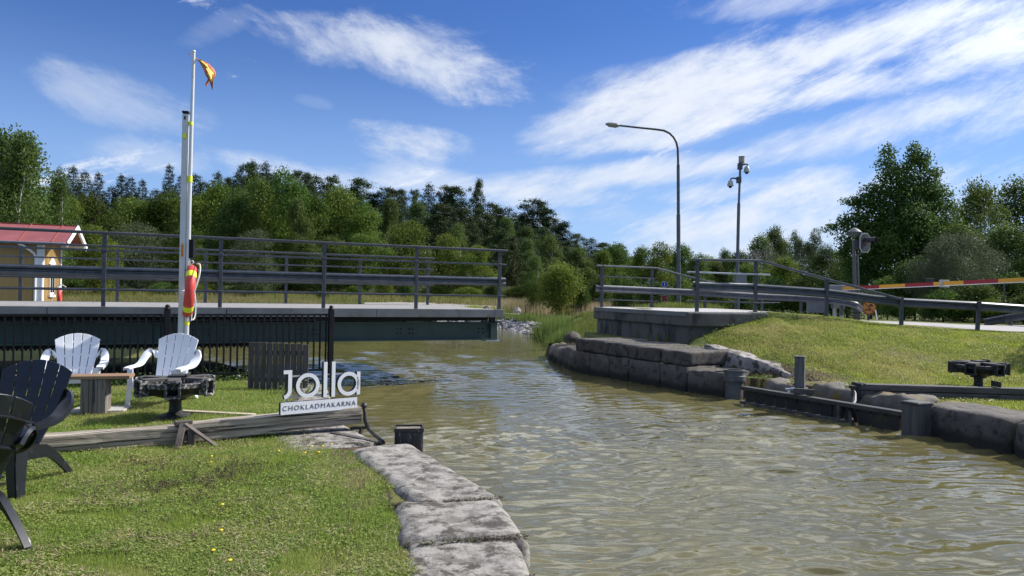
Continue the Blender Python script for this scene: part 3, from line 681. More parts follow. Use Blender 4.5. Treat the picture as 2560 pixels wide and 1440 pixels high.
yel_m = mat('yellow_tape', (.75, .80, .03)); org_m = mat('orange_label', (.85, .32, .03)); red_m = mat('red_fabric', (.55, .045, .035), (.62, .07, .05), 5, .5, .002)
# ---------------------------------------------------------------- rolling bridge
BR = thing('footbridge', 'long steel rolling bridge with dark rails and green girders, drawn back beside the channel', 'bridge', (-.2, 16.5, 0), math.atan2(.43, .9))
LB = 26.0; DW = 4.85; ZD = 1.19
def part(mb, name, m, root, **k): return mb.obj(name, m, root, **k)
mb = MB(); mb.box((-LB / 2, DW / 2, ZD - .03), (LB - .06, DW - .02, .055)); part(mb, 'deck', mat('deck_surface', (.22, .212, .20), (.29, .28, .265), 2.5, .85, .003, c3=(.17, .16, .15), s3=9), BR)
for y in (0.0, DW):
    mb = MB(); n = 9; L = LB / n
    for i in range(n):   # joined lengths of edge beam with a small reveal
        mb.box((-LB + L * (i + .5) + (.01 if i < n - 1 else .005), y, ZD - .085), (L - .012, .09, .175))
    mb.box((-.10, y - .0005, ZD - .085), (.20, .098, .181))
    part(mb, 'edge_beam', fascia_m, BR, bevel=.006)
for y in (.42, DW - .42):
    mb = MB(); x0, x1 = -LB, .02
    mb.box(((x0 + x1) / 2, y, .70), (x1 - x0, .03, .36)); mb.box(((x0 + x1) / 2, y, .885), (x1 - x0, .26, .028)); mb.box(((x0 + x1) / 2, y, .512), (x1 - x0, .26, .03))
    mb.box((-.07, y - .085, .70), (.16, .09, .345)); mb.m = 1
    for k in range(13):
        xc = -2.05 * k - 2.1
        if k == 0: cs = [(-.32, 2)]
        for dx in (-.20, -.12, .07, .15):
            for dz in (.655, .745): mb.lathe([(.016, 0), (.016, .012), (0, .016)], 6, (xc + dx, y - .018, dz), Matrix.Rotation(rad(90), 3, 'X'))
    for dx in (-.40, -.30):
        for dz in (.655, .745): mb.lathe([(.016, 0), (.016, .012), (0, .016)], 6, (dx, y - .018, dz), Matrix.Rotation(rad(90), 3, 'X'))
    part(mb, 'girder', [girder_m, black_m], BR)
mb = MB()
for k in range(14): mb.box((-.35 - 1.93 * k, DW / 2, ZD - .135), (.14, DW - .3, .15))
part(mb, 'cross_beam_frame', black_m, BR)  # coloured black to paint the shade in the gap below the deck
for y in (.27, DW - .27): mb = MB(); mb.box((-LB / 2 - .1, y, 1.03), (LB - .3, .04, .20)); part(mb, 'under_deck_shade', black_m, BR)  # added black strips that stand in for the shade under the deck
mb = MB(); x0, x1 = -LB, -5.0; mb.box(((x0 + x1) / 2, .42, .462), (x1 - x0, .10, .066))
x = x0
while x < x1 - .06:
    mb.box((x + .03, .42, .415), (.032, .09, .03), taper=1.0); x += .066
part(mb, 'toothed_rack', black_m, BR)
mb = MB(); mb.box((-.12, .40, .478), (.34, .34, .02)); mb.box((.02, .40, .50), (.10, .2, .03)); part(mb, 'landing_plate', steel_lt, BR)
for k in range(13):
    mb = MB(); xk = -1.93 * k - (.12 if k == 0 else 0.02)
    mb.box((xk, .30, .95), (.10 if k else .12, .09, .13)); mb.box((xk, .36, .909), (.42, .22, .02)); part(mb, 'bearing_pad', girder_m if k else black_m, BR)
WPROF = [(0, .10), (.012, .088), (.05, .068), (.05, .040), (.0, .012), (0, -.012), (.05, -.040), (.05, -.068), (.012, -.088), (0, -.10)]
def wbeam(mb, path, side=1, s=1.0):
    p2 = [(a * side, b * s) for a, b in WPROF] + [(a * side - .006 * side, b * s) for a, b in reversed(WPROF)]
    mb.sweep(p2, path)
for y, side in ((0.0, 1), (DW, -1)):
    for k in range(14):
        x = -.09 - 1.93 * k; mb = MB()
        if x < -LB: break
        mb.box((x, y, ZD + .60), (.068, .055, 1.42 if side > 0 else 1.3)); mb.box((x, y - .001, ZD + .30), (.092, .07, .05)); mb.box((x, y - .001, ZD + 1.0), (.092, .07, .05))
        mb.box((x, y + .03 * side, ZD + .62), (.14, .03, .1)); part(mb, 'post', steel_dull, BR, bevel=.006)
    mb = MB(); j = -10.6
    mb.bar((-LB, y, ZD + 1.31), (j - .03, y, ZD + 1.31), .08, .052); mb.bar((j + .03, y, ZD + 1.31), (.09, y, ZD + 1.31), .08, .052); mb.bar((j - .1, y, ZD + 1.31), (j + .1, y, ZD + 1.31), .07, .045)
    part(mb, 'handrail', steel_dull, BR, bevel=.012)
    mb = MB(); mb.bar((-LB, y, ZD + 1.0), (.075, y, ZD + 1.0), .035, .035); part(mb, 'upper_rail', steel, BR, bevel=.006)
    mb = MB(); mb.bar((-LB, y, ZD + .30), (.06, y, ZD + .30), .035, .035); part(mb, 'lower_rail', steel_dull, BR, bevel=.006)
    mb = MB(); wbeam(mb, [(-LB, y + .045 * side, ZD + .62), (j, y + .045 * side, ZD + .62), (.07, y + .045 * side, ZD + .62)], side=-side * -1 if side > 0 else 1, s=.95)
    part(mb, 'guard_beam', steel, BR)
# support under the bridge where it rests on the bank
for x in (-13.5, -22): mb = MB(); mb.box((x, DW / 2, -.1), (1.0, 5.4, 1.0)); part(mb, 'support_block', concrete, BR)
# ---------------------------------------------------------------- abutment on the far side
AB = thing('bridge_abutment', 'dark stained concrete bridge abutment block with pale top on the stone quay', 'bridge abutment', (4.3, 18, 0))
iv = inv_of(AB)
C1 = D(1484, 772, 22.6); C2 = D(1722, 781, 17.75); C3 = D(1921, 784, 18.25)
zt = 1.17
ring = [(C1.x, C1.y), (C2.x, C2.y), (C3.x, C3.y), (C3.x + .3, C3.y + 1.0), (C3.x - .5, 23.4), (C1.x + .6, 23.9)]
def inset(poly, d):
    n = len(poly); cx = sum(p[0] for p in poly) / n; cy = sum(p[1] for p in poly) / n
    return [(cx + (x - cx) * (1 - d), cy + (y - cy) * (1 - d)) for x, y in poly]
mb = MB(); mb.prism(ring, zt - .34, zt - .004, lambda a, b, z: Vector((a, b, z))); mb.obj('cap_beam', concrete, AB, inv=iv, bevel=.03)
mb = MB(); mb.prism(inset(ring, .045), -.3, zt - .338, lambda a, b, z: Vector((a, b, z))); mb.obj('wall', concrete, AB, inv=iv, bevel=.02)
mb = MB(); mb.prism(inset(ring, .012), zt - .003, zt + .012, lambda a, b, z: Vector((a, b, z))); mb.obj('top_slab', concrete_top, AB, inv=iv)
d12 = (Vector((C2.x, C2.y, 0)) - Vector((C1.x, C1.y, 0))).normalized(); n12 = Vector((d12.y, -d12.x, 0))
if n12.y > 0: n12 = -n12
p, q = Vector((C1.x, C1.y, zt - .045)) + n12 * .006 + d12 * .05, Vector((C2.x, C2.y, zt - .045)) + n12 * .006 - d12 * .1
mb = MB(); mb.bar(p, q, .03, .11); mb.obj('edge_strip', fascia_m, AB, inv=iv, bevel=.004)
# ---------------------------------------------------------------- guardrails of the road
def guardrail(name, label, pts, rail_n, hand, mids, cap_from=None, zb=None, post_w=.09, posts=None):
    root = thing(name, label, 'guardrail', pts[0]); iv = inv_of(root)
    for i, p in enumerate(posts or pts):
        full = i < rail_n; top = 1.28 if full else .69
        mb = MB(); x, y, z = p[:3]
        if i == rail_n: top = p[3] if len(p) > 3 else 1.0
        mb.box((x, y, z + top / 2 - .06), (post_w, .06, top + .12), Matrix.Rotation(p[4] if len(p) > 4 else 0, 3, 'Y')); mb.obj('post', steel_dull, root, inv=iv, bevel=.006)
    return root, iv
g0, g1, g2, g3, g4 = D(1742, 777, 18.2), D(1888, 777, 18.85), D(2066, 792, 18.6), D(2253, 813, 18.2), D(2445, 824, 18.1)
GR, iv = guardrail('guardrail', 'near roadside guardrail with sloping handrail that runs from the abutment along the grass bank', [g0, g1, g2, g3, g4],
                   2, None, None, posts=[(*g0, 0, 0), (*g1, 0, 0), (*g2, .93, 0), (*g3, 0, 0), (*g4, 0, rad(3))])
e0 = g0 + (g0 - g1).normalized() * .12; g5 = D(2700, 840, 18.4)
def up(p, h, dx=0): return Vector((p.x + dx, p.y, p.z + h))
mb = MB(); off = Vector((0, .06, 0)); path_ = [up(e0, .61) + off, up(g0, .60) + off, up(g1, .58) + off, up(g2, .60) + off, up(g3, .56) + off, up(g4, .57) + off, up(g5, .57) + off]
dense = []
for a_, b_ in zip(path_, path_[1:]):
    for k in range(6): dense.append(a_.lerp(b_, k / 6))
dense.append(path_[-1]); wbeam(mb, dense, side=1, s=1.12); mb.obj('guard_beam', steel, GR, inv=iv, smooth=True, angle=25)
h0, h1, h2, h3 = D(1733, 649, 18.15), D(1903, 652, 18.9), D(2066, 699, 18.6), D(2252, 748, 18.2)
mb = MB(); mb.bar(h0, h1, .10, .055); mb.bar(h1, h2 + Vector((0, 0, .012)), .10, .055); mb.bar(h2 + Vector((0, 0, .012)), h3, .10, .055); mb.obj('handrail', steel, GR, inv=iv, bevel=.01)
mb = MB(); mb.bar(D(1718, 680, 18.3), D(1925, 687, 18.95), .05, .04); mb.obj('upper_rail', steel_lt, GR, inv=iv, bevel=.008)
mb = MB(); mb.bar(D(1716, 752, 18.25), D(1902, 757, 18.85), .04, .035); mb.bar(D(1902, 757, 18.85), D(1950, 756.5, 19.1), .04, .035, w1=.03, h1=.02); mb.obj('lower_rail', steel, GR, inv=iv, bevel=.006)
f0, f1, f2, f3, f4, f5 = D(1504, 768, 22.5), D(1629, 768, 23.6), D(1762, 768, 24.3), D(1905, 772, 24.7), D(2002, 776, 24.9), D(2105, 780, 24.8)
FR, iv = guardrail('guardrail', 'far roadside guardrail whose beam ends in a rounded turn beside the barrier machine', [f0, f1, f2, f3, f4, f5],
                   2, None, None, posts=[(*f0, 0, 0), (*f1, 0, 0), (*f2, .80, 0), (*f3, 0, 0), (*f4, 0, 0), (*f5, 0, 0)])
mb = MB(); pts_ = [D(1488, 721, 22.4), D(1629, 727, 23.5), D(1762, 733, 24.2), D(1905, 742, 24.55), D(2002, 746, 24.6), D(2085, 752, 24.3), D(2120, 757, 24.0), D(2143, 764, 23.9), D(2154, 772, 24.2), D(2150, 779, 24.9), D(2128, 779, 25.5)]
dense = []
for a_, b_ in zip(pts_, pts_[1:]):
    for k in range(4): dense.append(a_.lerp(b_, k / 4))
dense.append(pts_[-1]); dense = [dense[0]] + [(dense[i - 1] + dense[i] * 2 + dense[i + 1]) / 4 for i in range(1, len(dense) - 1)] + [dense[-1]]
wbeam(mb, dense, side=1, s=1.1); mb.obj('guard_beam', steel, FR, inv=iv, smooth=True, angle=25)
mb = MB(); q0, q1, q2, q3 = D(1490, 664, 22.4), D(1640, 670, 23.6), D(1700, 686, 24.0), D(1797, 710, 24.4)
mb.bar(q0, q1, .09, .05); mb.bar(q1, q2, .09, .05); mb.bar(q2, q3, .09, .05); mb.obj('handrail', steel, FR, inv=iv, bevel=.01)
mb = MB(); mb.bar(D(1488, 690, 22.4), D(1640, 696, 23.6), .035, .035); mb.obj('upper_rail', steel_dull, FR, inv=iv)
mb = MB(); mb.bar(D(1486, 748, 22.4), D(1645, 753, 23.6), .035, .035); mb.obj('lower_rail', steel_dull, FR, inv=iv)
# far lane rail seen low beyond the road, right
RR = thing('guardrail', 'distant dark guardrail end behind the pale road, beside the hedge', 'guardrail', D(2480, 800, 26)); iv = inv_of(RR)
mb = MB(); wbeam(mb, [D(2462, 806, 25.5), D(2500, 799, 25), D(2540, 792, 24.4), D(2600, 782, 23.6), D(2700, 768, 22.5)], side=1, s=1.4); mb.obj('guard_beam', steel_dull, RR, inv=iv)
for px, YY_ in ((2530, 24.6), (2640, 23.2)):
    mb = MB(); p = D(px, 800, YY_); mb.box((p.x, p.y + .06, p.z - .1), (.08, .08, .5)); mb.obj('post', steel_dull, RR, inv=iv)
# ---------------------------------------------------------------- black picket fence
fa, fb = Vector((-7.55, 10.62, 0)), Vector((-3.27, 13.42, 0)); fdir = (fb - fa).normalized()
FZ = 1.13
def fence_bay(p, q, label, post_end):
    L = (q - p).length; root = thing('metal_fence', label, 'fence', (p.x, p.y, 0), math.atan2(q.y - p.y, q.x - p.x), None)
    mb = MB(); mb.bar((.06, 0, FZ - .02), (L - .06, 0, FZ - .02), .035, .035); root_r = mb.obj('top_rail', black_m, root)
    mb = MB(); mb.bar((.06, 0, .12), (L - .06, 0, .12), .035, .035); mb.obj('bottom_rail', black_m, root)
    mb = MB(); mb.bar((.06, 0, FZ - .115), (L - .06, 0, FZ - .115), .012, .02); mb.obj('middle_rail', black_m, root)
    n = int(L / .112)
    for i in range(n):
        mb = MB(); x = .11 + i * (L - .2) / (n - 1) ; mb.bar((x, 0, .10), (x, 0, FZ - .03), .027, .024, up=(0, 1, 0)); mb.obj('bar', black_m, root)
    mb = MB(); mb.box((L, 0, FZ / 2 + .02), (.09, .09, FZ + .10)); mb.lathe([(.055, 0), (.055, .015), (.03, .035), (.045, .05), (.02, .075), (0, .08)], 10, (L, 0, FZ + .07)); mb.obj('post', black_m, root, bevel=.006)
    return root
pk = D(415, 785, 12.05); u = (Vector((pk.x, pk.y, 0)) - fa).dot(fdir); pm = fa + fdir * u
fence_bay(pm, fb, 'black picket fence bay between the flagpole and the water, behind the slatted screen', True)
f_w = fa - fdir * .2
fence_bay(f_w, pm, 'black picket fence bay behind the two white chairs, ending at the flagpole', True)
fence_bay(f_w - fdir * 2.9, f_w, 'black picket fence bay beyond the black chairs at the picture edge', True)
# ---------------------------------------------------------------- garden chairs (moulded plastic, fan back)
def chair(name, label, m, loc, rz, group=None, bands=False):
    root = thing(name, label, 'garden chair', loc, rz, group)
    zs, ys = .25, .10
    def back(u, v):       # u -1..1, v 0..1
        w = (.185 + .115 * v ** .8); zt = .94 - .095 * u * u
        y = ys + .27 * v - .05 * u * u * (1 - .3 * v) + .03 * math.sin(v * 3.1); return Vector((u * w, y, zs + (zt - zs) * v))
    for k in range(5):
        a = -1 + k * .4 + .018; b = -1 + (k + 1) * .4 - .018; mb = MB(); mb.shell(back, .014, 3, 14, a, b, .02, 1.0)
        mb.obj('back_slat', m, root, smooth=True, bevel=.004, angle=50)
    mb = MB()
    for v0, v1 in ((0, .07), (.26, .30), (.53, .575), (.80, .845)):
        def bb(u, v): p = back(u, v); p.y += .001; return p
        mb.shell(bb, .0125, 14, 2, -.985, .985, v0, v1)
        if bands: mb.shell(lambda u, v: back(u, v) + Vector((0, .02, 0)), .035, 14, 1, -1.0, 1.0, v0 + .01, v0 + .022)
    mb.obj('back_band', m, root, smooth=True, angle=50)
    def seat(u, v): return Vector((u * (.245 - .03 * v), -.33 + .47 * v, .365 - .115 * v - .012 * math.sin(v * 3.14) - (.05 * max(0, (.12 - v) / .12) ** 2)))
    mb = MB()
    for k in range(5):
        a = .10 + k * .17; mb.shell(seat, .014, 10, 3, -.96, .96, a, a + .15)
    mb.shell(seat, .02, 2, 10, -1, -.9, 0, 1); mb.shell(seat, .02, 2, 10, .9, 1, 0, 1)
    mb.shell(lambda u, v: Vector((u * .245, -.335 + .02 * (1 - v), .27 + .095 * v)), .014, 10, 2, -1, 1, 0, 1)
    mb.shell(seat, .014, 10, 1, -1, 1, 0, .12); mb.obj('seat', m, root, smooth=True, angle=50)
    for sx in (-1, 1):
        path = [(.255, .27, .60), (.30, .255, .665), (.335, .225, .685), (.368, .175, .655), (.382, .11, .59), (.378, .03, .53), (.372, -.06, .508), (.366, -.18, .505), (.360, -.30, .50), (.357, -.365, .485)]
        pts = []
        P = [Vector((sx * x, y, z)) for x, y, z in path]
        for i in range(len(P) - 1):
            for k in range(3): pts.append(P[i].lerp(P[i + 1], k / 3))
        pts.append(P[-1])
        pts = [pts[0]] + [(pts[i - 1] + pts[i] * 2 + pts[i + 1]) / 4 for i in range(1, len(pts) - 1)] + [pts[-1]]
        mb = MB(); base = len(mb.v); prof_n = 6; rings = []
        for i, p in enumerate(pts):
            d = (pts[min(i + 1, len(pts) - 1)] - pts[max(i - 1, 0)]).normalized(); t_ = i / (len(pts) - 1)
            side_v = Vector((sx * .75, -.15 if t_ < .3 else 0, 0)) if t_ > .45 else Vector((sx * .35, -.95, .2)).lerp(Vector((sx, 0, 0)), sst(.1, .5, t_))
            side_v = (side_v - d * side_v.dot(d)).normalized(); nn_ = d.cross(side_v).normalized(); hw = .045 + .006 * math.sin(t_ * 3.1); ht = .012
            for a, b in ((-1, -1), (-1, 1), (-.5, 1.35), (.5, 1.35), (1, 1), (1, -2.2 if t_ > .35 else -1), (.8, -2.2 if t_ > .35 else -1), (.78, -.6)):
                rings.append(p + side_v * a * hw + nn_ * b * ht * (-1 if nn_.z < 0 else 1))
        n = 8; fs = []
        for i in range(len(pts) - 1):
            for k in range(n): fs.append((i * n + k, i * n + (k + 1) % n, (i + 1) * n + (k + 1) % n, (i + 1) * n + k))
        fs += [tuple(reversed(range(n))), tuple((len(pts) - 1) * n + k for k in range(n))]
        mb.add(rings, fs); mb.obj('armrest', m, root, smooth=True, angle=45)
        mb = MB()   # front leg: flared channel
        mb.shell(lambda u, v: Vector((sx * (.357 - .02 * math.sin(v * 2.6) + .008 * u), -.375 + .145 * u * (.5 + .5 * v) + .015 * v, .50 * v)), .016, 3, 8, 0, 1, 0, .99)
        mb.shell(lambda u, v: Vector((sx * (.354 - .02 * math.sin(v * 2.6) - .075 * u * (.7 + .3 * v)), -.375 + .015 * v, .50 * v)), .014, 3, 8, 0, 1, 0, .97)
        mb.shell(lambda u, v: Vector((sx * (.345 - .10 * u), -.365 + .02 * v, .24 + .12 * v - .02 * u)), .014, 3, 3, 0, 1, 0, 1)
        mb.obj('leg', m, root, smooth=True, angle=45)
        mb = MB()   # side rail sweeping down into the rear leg
        def rear(u, v):
            y = -.30 + .70 * v; zc = .31 - .10 * v - .22 * max(0, v - .55) / .45 * (max(0, v - .55) / .45) ** .35; w_ = .075 - .03 * v
            return Vector((sx * (.25 + .02 * v), y, max(zc + (u - .5) * w_ * 1.6, 0.0 if v > .9 else .01)))
        mb.shell(rear, .018, 3, 16); mb.shell(lambda u, v: rear(1, v) + Vector((-sx * .04 * u, 0, 0)), .012, 2, 16); mb.obj('leg', m, root, smooth=True, angle=45)
    return root
CZ = lambda p: (p[0], p[1], lz(p[0], p[1]) + .003)
wc = chair('garden_chair', 'white plastic fan-back garden chair behind the plank table', plast_w, CZ((-5.88, 9.98)), rad(24), 'white plastic garden chairs by the plank table'); wc.scale = (.93, .93, .93)
w2 = G(325, 1018); w2 = (w2.x + .30, w2.y + .33)
wc = chair('garden_chair', 'white plastic fan-back garden chair in front of the flagpole beside the old capstan', plast_w, CZ(w2), rad(-3), 'white plastic garden chairs by the plank table'); wc.scale = (.95, .95, .95)
b1 = G(60, 1245); b1 = (b1.x - .37, b1.y + .34)
chair('garden_chair', 'black plastic garden chair facing the camera with its armrest over the grass', plast_b, CZ(b1), rad(-2), 'black plastic garden chairs at the picture edge', bands=False)
chair('garden_chair', 'black plastic garden chair seen from behind with ribbed back bands', plast_b, CZ((-3.24, 4.25)), rad(180 + 62), 'black plastic garden chairs at the picture edge', bands=True)
# plank table on a boxed timber pedestal
p = G(224, 1035); TB = thing('plank_table', 'small table of a brown plank on a grey timber box between the white chairs', 'table', (p.x, p.y + .13, lz(p.x, p.y)), rad(16))
mb = MB()
for k in range(3): mb.box((-.28, (k - 1) * .102, .455), (1.36, .099, .04))
mb.obj('tabletop', wood_tab, TB, bevel=.004)
mb = MB()
for k in range(3):
    mb.box(((k - 1) * .093, -.125, .215), (.09, .03, .44)); mb.box(((k - 1) * .093, .125, .215), (.09, .03, .44))
    mb.box((-.128, (k - 1) * .078, .215), (.03, .075, .44)); mb.box((.128, (k - 1) * .078, .215), (.03, .075, .44))
mb.obj('pedestal', wood_gz, TB, bevel=.004)
p = G(260, 1030); mb = MB(); mb.box((0, 0, .012), (.62, .42, .05)); pv = mb.obj('paving_slab', concrete_top, bevel=.008); pv.location = (p.x - .1, p.y + .12, lz(p.x, p.y)); pv.rotation_euler = (0, 0, rad(14)); tag(pv, 'flat grey paving slab under the pedestal of the plank table', 'paving slab')
# ---------------------------------------------------------------- capstans
def capstan(name, label, loc, rz, flake=True):
    root = thing(name, label, 'capstan', loc, rz)
    rimm = iron_b if flake else iron_m
    oct8 = lambda r, o=0: [(r * math.cos(rad(45 * k + 22.5 + o)), r * math.sin(rad(45 * k + 22.5 + o))) for k in range(8)]
    mb = MB(); a, b = oct8(.42), oct8(.35)
    for k in range(8):
        k2 = (k + 1) % 8
        mb.add([(*a[k], .375), (*a[k2], .375), (*b[k2], .375), (*b[k], .375), (*a[k], .435), (*a[k2], .435), (*b[k2], .435), (*b[k], .435)],
               [(3, 2, 1, 0), (4, 5, 6, 7), (0, 1, 5, 4), (1, 2, 6, 5), (2, 3, 7, 6), (3, 0, 4, 7)])
    mb.obj('rim', rimm, root, bevel=.008)
    mb = MB(); mb.lathe([(.085, .215), (.12, .23), (.33, .305), (.385, .372), (.385, .385), (.12, .395), (.0, .395)], 16); mb.obj('cone_base', iron_m, root, bevel=.006)
    for k in range(6):   # sockets for the bars: open iron boxes
        an = rad(60 * k + 38); rt = Matrix.Rotation(an, 3, 'Z'); mb = MB()
        def tb(c, s): mb.box(rt @ Vector(c), s, rt)
        x0, x1 = .16, .44; L = x1 - x0; xc = (x0 + x1) / 2
        tb((xc, -.066, .372), (L, .02, .165)); tb((xc, .066, .372), (L, .02, .165)); tb((xc, 0, .452), (L, .15, .018)); tb((xc, 0, .295), (L, .15, .018))
        for s in (-1, 1): tb((x1 - .006, s * .072, .372), (.03, .025, .18))
        tb((x1 - .006, 0, .462), (.03, .165, .022)); tb((x1 - .006, 0, .286), (.03, .165, .022))
        mb.obj('bar_socket', rimm, root, bevel=.004)
        mb = MB(); mb.box(rt @ Vector((.24, 0, .470)), (.30, .13, .02), rt); mb.obj('top_plank', wood_dark, root, bevel=.004)
    mb = MB(); mb.box((.02, .02, .488), (.20, .17, .03)); mb.box((.13, .0, .495), (.025, .19, .05)); mb.obj('hub_cap', iron_m, root, bevel=.006)
    mb = MB(); mb.lathe([(.17, 0), (.17, .03), (.11, .05), (.075, .075), (.066, .14), (.070, .20), (.12, .215), (.12, .24)], 16); mb.obj('stem', iron_m, root, smooth=True)
    mb = MB(); mb.box((0, 0, -.02), (.46, .40, .05)); mb.obj('foot', iron_m, root, bevel=.01)
    return root
p = G(428, 1050); capstan('capstan', 'black tarred octagonal capstan with flaking bar sockets on the lawn beside the white chair', (p.x, p.y + .1, lz(p.x, p.y) + .01), rad(12))
p = D(2446, 957, 12.7); capstan('capstan', 'dark octagonal capstan on the far grass bank behind the timber balance beam', (p.x, p.y, lz(p.x, p.y) + .0), rad(4), False)
# ---------------------------------------------------------------- lock balance beam with the shop sign on it
q0, q1 = G(105, 1142), Vector((-1.64, 8.22, 0)); bd = (q1 - q0).normalized(); q0 = q0 - bd * 1.3
LBM = thing('balance_beam', 'weathered grey timber lock balance beam lying across the lawn under the white letter sign', 'balance beam', (q1.x, q1.y, 0), math.atan2(bd.y, bd.x))
Lb = (q1 - q0).length; bend = Lb - 2.35
def beam_piece(y0, z0, x0, x1, w, h, z1=None, seed=0):
    mb = MB(); z1 = z0 if z1 is None else z1; n = 26
    for i in range(n + 1):
        t_ = i / n; x = x0 + (x1 - x0) * t_; z = z0 + (z1 - z0) * t_; nz_ = lambda k: (noise.noise(Vector((x * 2.1, k * 3.7, seed))) * .010 + noise.noise(Vector((x * 9, k * 5.7, seed))) * .004)
        vs = [(x, y0 + nz_(1), z + nz_(2)), (x, y0 + w + nz_(3), z + nz_(4)), (x, y0 + w + nz_(5), z + h + nz_(6)), (x, y0 + nz_(7), z + h + nz_(8))]
        mb.v += [Vector(v) for v in vs]
    for i in range(n):
        for k in range(4): mb.f.append((i * 4 + k, i * 4 + (k + 1) % 4, (i + 1) * 4 + (k + 1) % 4, (i + 1) * 4 + k)); mb.mi.append(0)
    mb.f += [(3, 2, 1, 0), (n * 4, n * 4 + 1, n * 4 + 2, n * 4 + 3)]; mb.mi += [0, 0]
    return mb
beam_piece(0, .070, -Lb, -1.84, .20, .098, .085, 1).obj('upper_timber', wood_g, LBM, bevel=.008)
beam_piece(0.010, -.03, -Lb, -1.84, .19, .098, -.012, 2).obj('lower_timber', wood_g, LBM, bevel=.008)
beam_piece(-.01, .105, -1.82, 0, .20, .095, .170, 3).obj('upper_timber', wood_g, LBM, bevel=.008)
beam_piece(0.004, .018, -1.82, 0, .19, .085, .083, 4).obj('lower_timber', wood_g, LBM, bevel=.008)
mb = MB()
mb.bar((-1.83, -.02, .215), (-1.90, -.20, -.03), .020, .062, up=(1, -.2, 0)); mb.bar((-1.81, -.02, .215), (-1.50, -.22, -.03), .055, .018, up=(.5, -.4, .6)); mb.bar((-1.90, .03, .215), (-1.74, .04, .215), .09, .04)
mb.bar((-1.76, -.03, .15), (-1.76, -.06, -.02), .06, .06)
mb.obj('iron_strap', rust_m, LBM, bevel=.004)
mb = MB(); pe = [(.03, .02, .27), (.035, .0, .22), (.03, -.02, .14), (.06, -.05, .05), (.16, -.16, -.08), (.30, -.30, -.1 + .02)]
pe = [(a_, b_, c_ - .02) for a_, b_, c_ in pe]; P0 = [Vector(p) for p in pe]; gl = (xf(LBM.location, LBM.rotation_euler.z).inverted() @ G(957, 1111)); P0[-1] = Vector((gl.x, gl.y, .03)); P0[-2] = P0[-3].lerp(P0[-1], .5) + Vector((0, 0, -.01))
mb.tube(P0, [.02, .02, .024, .024, .02, .018], 8); mb.lathe([(0, .245), (.032, .255), (.036, .28), (.02, .305), (0, .31)], 10, (.03, .02, 0))
mb.bar((-.12, .03, .03), (.05, .01, .03), .03, .03); mb.bar((.0, .01, .03), (-.02, .0, -.1 + .03), .03, .03)
mb.obj('end_lever', iron_m, LBM, smooth=True)
mb = MB(); mb.bar((-.35, -.06, .01), (gl.x, gl.y, .012), .07, .03); mb.obj('ground_bar', wood_dark, LBM, bevel=.004)
# the sign
SG = thing('letter_sign', 'white sign reading jolla CHOKLADMAKARNA standing on the end of the timber beam', 'sign', LBM.location, LBM.rotation_euler.z + rad(7))
SG.location = SG.location + Vector((-.01, .06, 0))
SX0, SX1 = -.94, -.08; YF = -.035; ZB = .248
def sdep(mbx, poly, name, y0=YF, dep=.05, root=SG):
    m2 = MB(); m2.prism(poly, y0 + .004, y0 + dep, lambda a, b, t_: Vector((a, t_, b))); m2.obj(name + '_side', black_m, root)
    m2 = MB(); m2.prism(poly, y0, y0 + .004, lambda a, b, t_: Vector((a, t_, b))); return m2.obj(name, white_p, root)
def two(name, poly_list, y0=YF, dep=.055):
    m2 = MB()
    for poly in poly_list:
        m2.m = 1; m2.prism(poly, y0 + .006, y0 + dep, lambda a, b, t_: Vector((a, t_, b)))
        m2.m = 0; m2.prism(poly, y0, y0 + .0055, lambda a, b, t_: Vector((a, t_, b)))
    return m2.obj(name, [white_p, black_m], SG)
two('plate', [[(SX0, ZB), (SX1, ZB), (SX1, ZB + .125), (SX0, ZB + .125)]])
def ringquads(cx, cz, ro, ri, a0=0, a1=360, n=40):
    out = []
    for k in range(n):
        t0, t1 = rad(a0 + (a1 - a0) * k / n), rad(a0 + (a1 - a0) * (k + 1) / n)
        out.append([(cx + ri * math.cos(t0), cz + ri * math.sin(t0)), (cx + ro * math.cos(t0), cz + ro * math.sin(t0)), (cx + ro * math.cos(t1), cz + ro * math.sin(t1)), (cx + ri * math.cos(t1), cz + ri * math.sin(t1))])
    return out
rect = lambda x0, z0, x1, z1: [(x0, z0), (x1, z0), (x1, z1), (x0, z1)]
st = .040; zl = ZB + .155     # foot of the letters
jx = SX0 + .115
two('letter_j', [rect(jx - st, zl + .10, jx, zl + .305), rect(jx - .09, zl + .267, jx - st, zl + .305)] + ringquads(jx - .10, zl + .10, .10, .10 - st, -75, 0, 16))
ox = jx + .175; two('letter_o', ringquads(ox, zl + .135, .130, .130 - st))
l1 = ox + .175; two('letter_l', [rect(l1, zl - .005, l1 + st, zl + .375)]); l2 = l1 + .092; two('letter_l', [rect(l2, zl - .005, l2 + st, zl + .375)])
ax_ = l2 + st + .158; two('letter_a', ringquads(ax_, zl + .125, .130, .130 - st) + [rect(ax_ + .098, zl, ax_ + .138, zl + .252)])
mb = MB(); mb.bar((jx - .02, YF + .045, zl + .235), (ax_ + .11, YF + .045, zl + .235), .012, .016); mb.bar((jx - .06, YF + .045, zl + .02), (ax_ + .11, YF + .045, zl + .02), .012, .016)
for x in (jx - .03, ax_ + .10): mb.bar((x, YF + .05, ZB), (x, YF + .05, zl + .24), .018, .014, up=(0, 1, 0))
mb.obj('mounting_frame', steel_lt, SG)
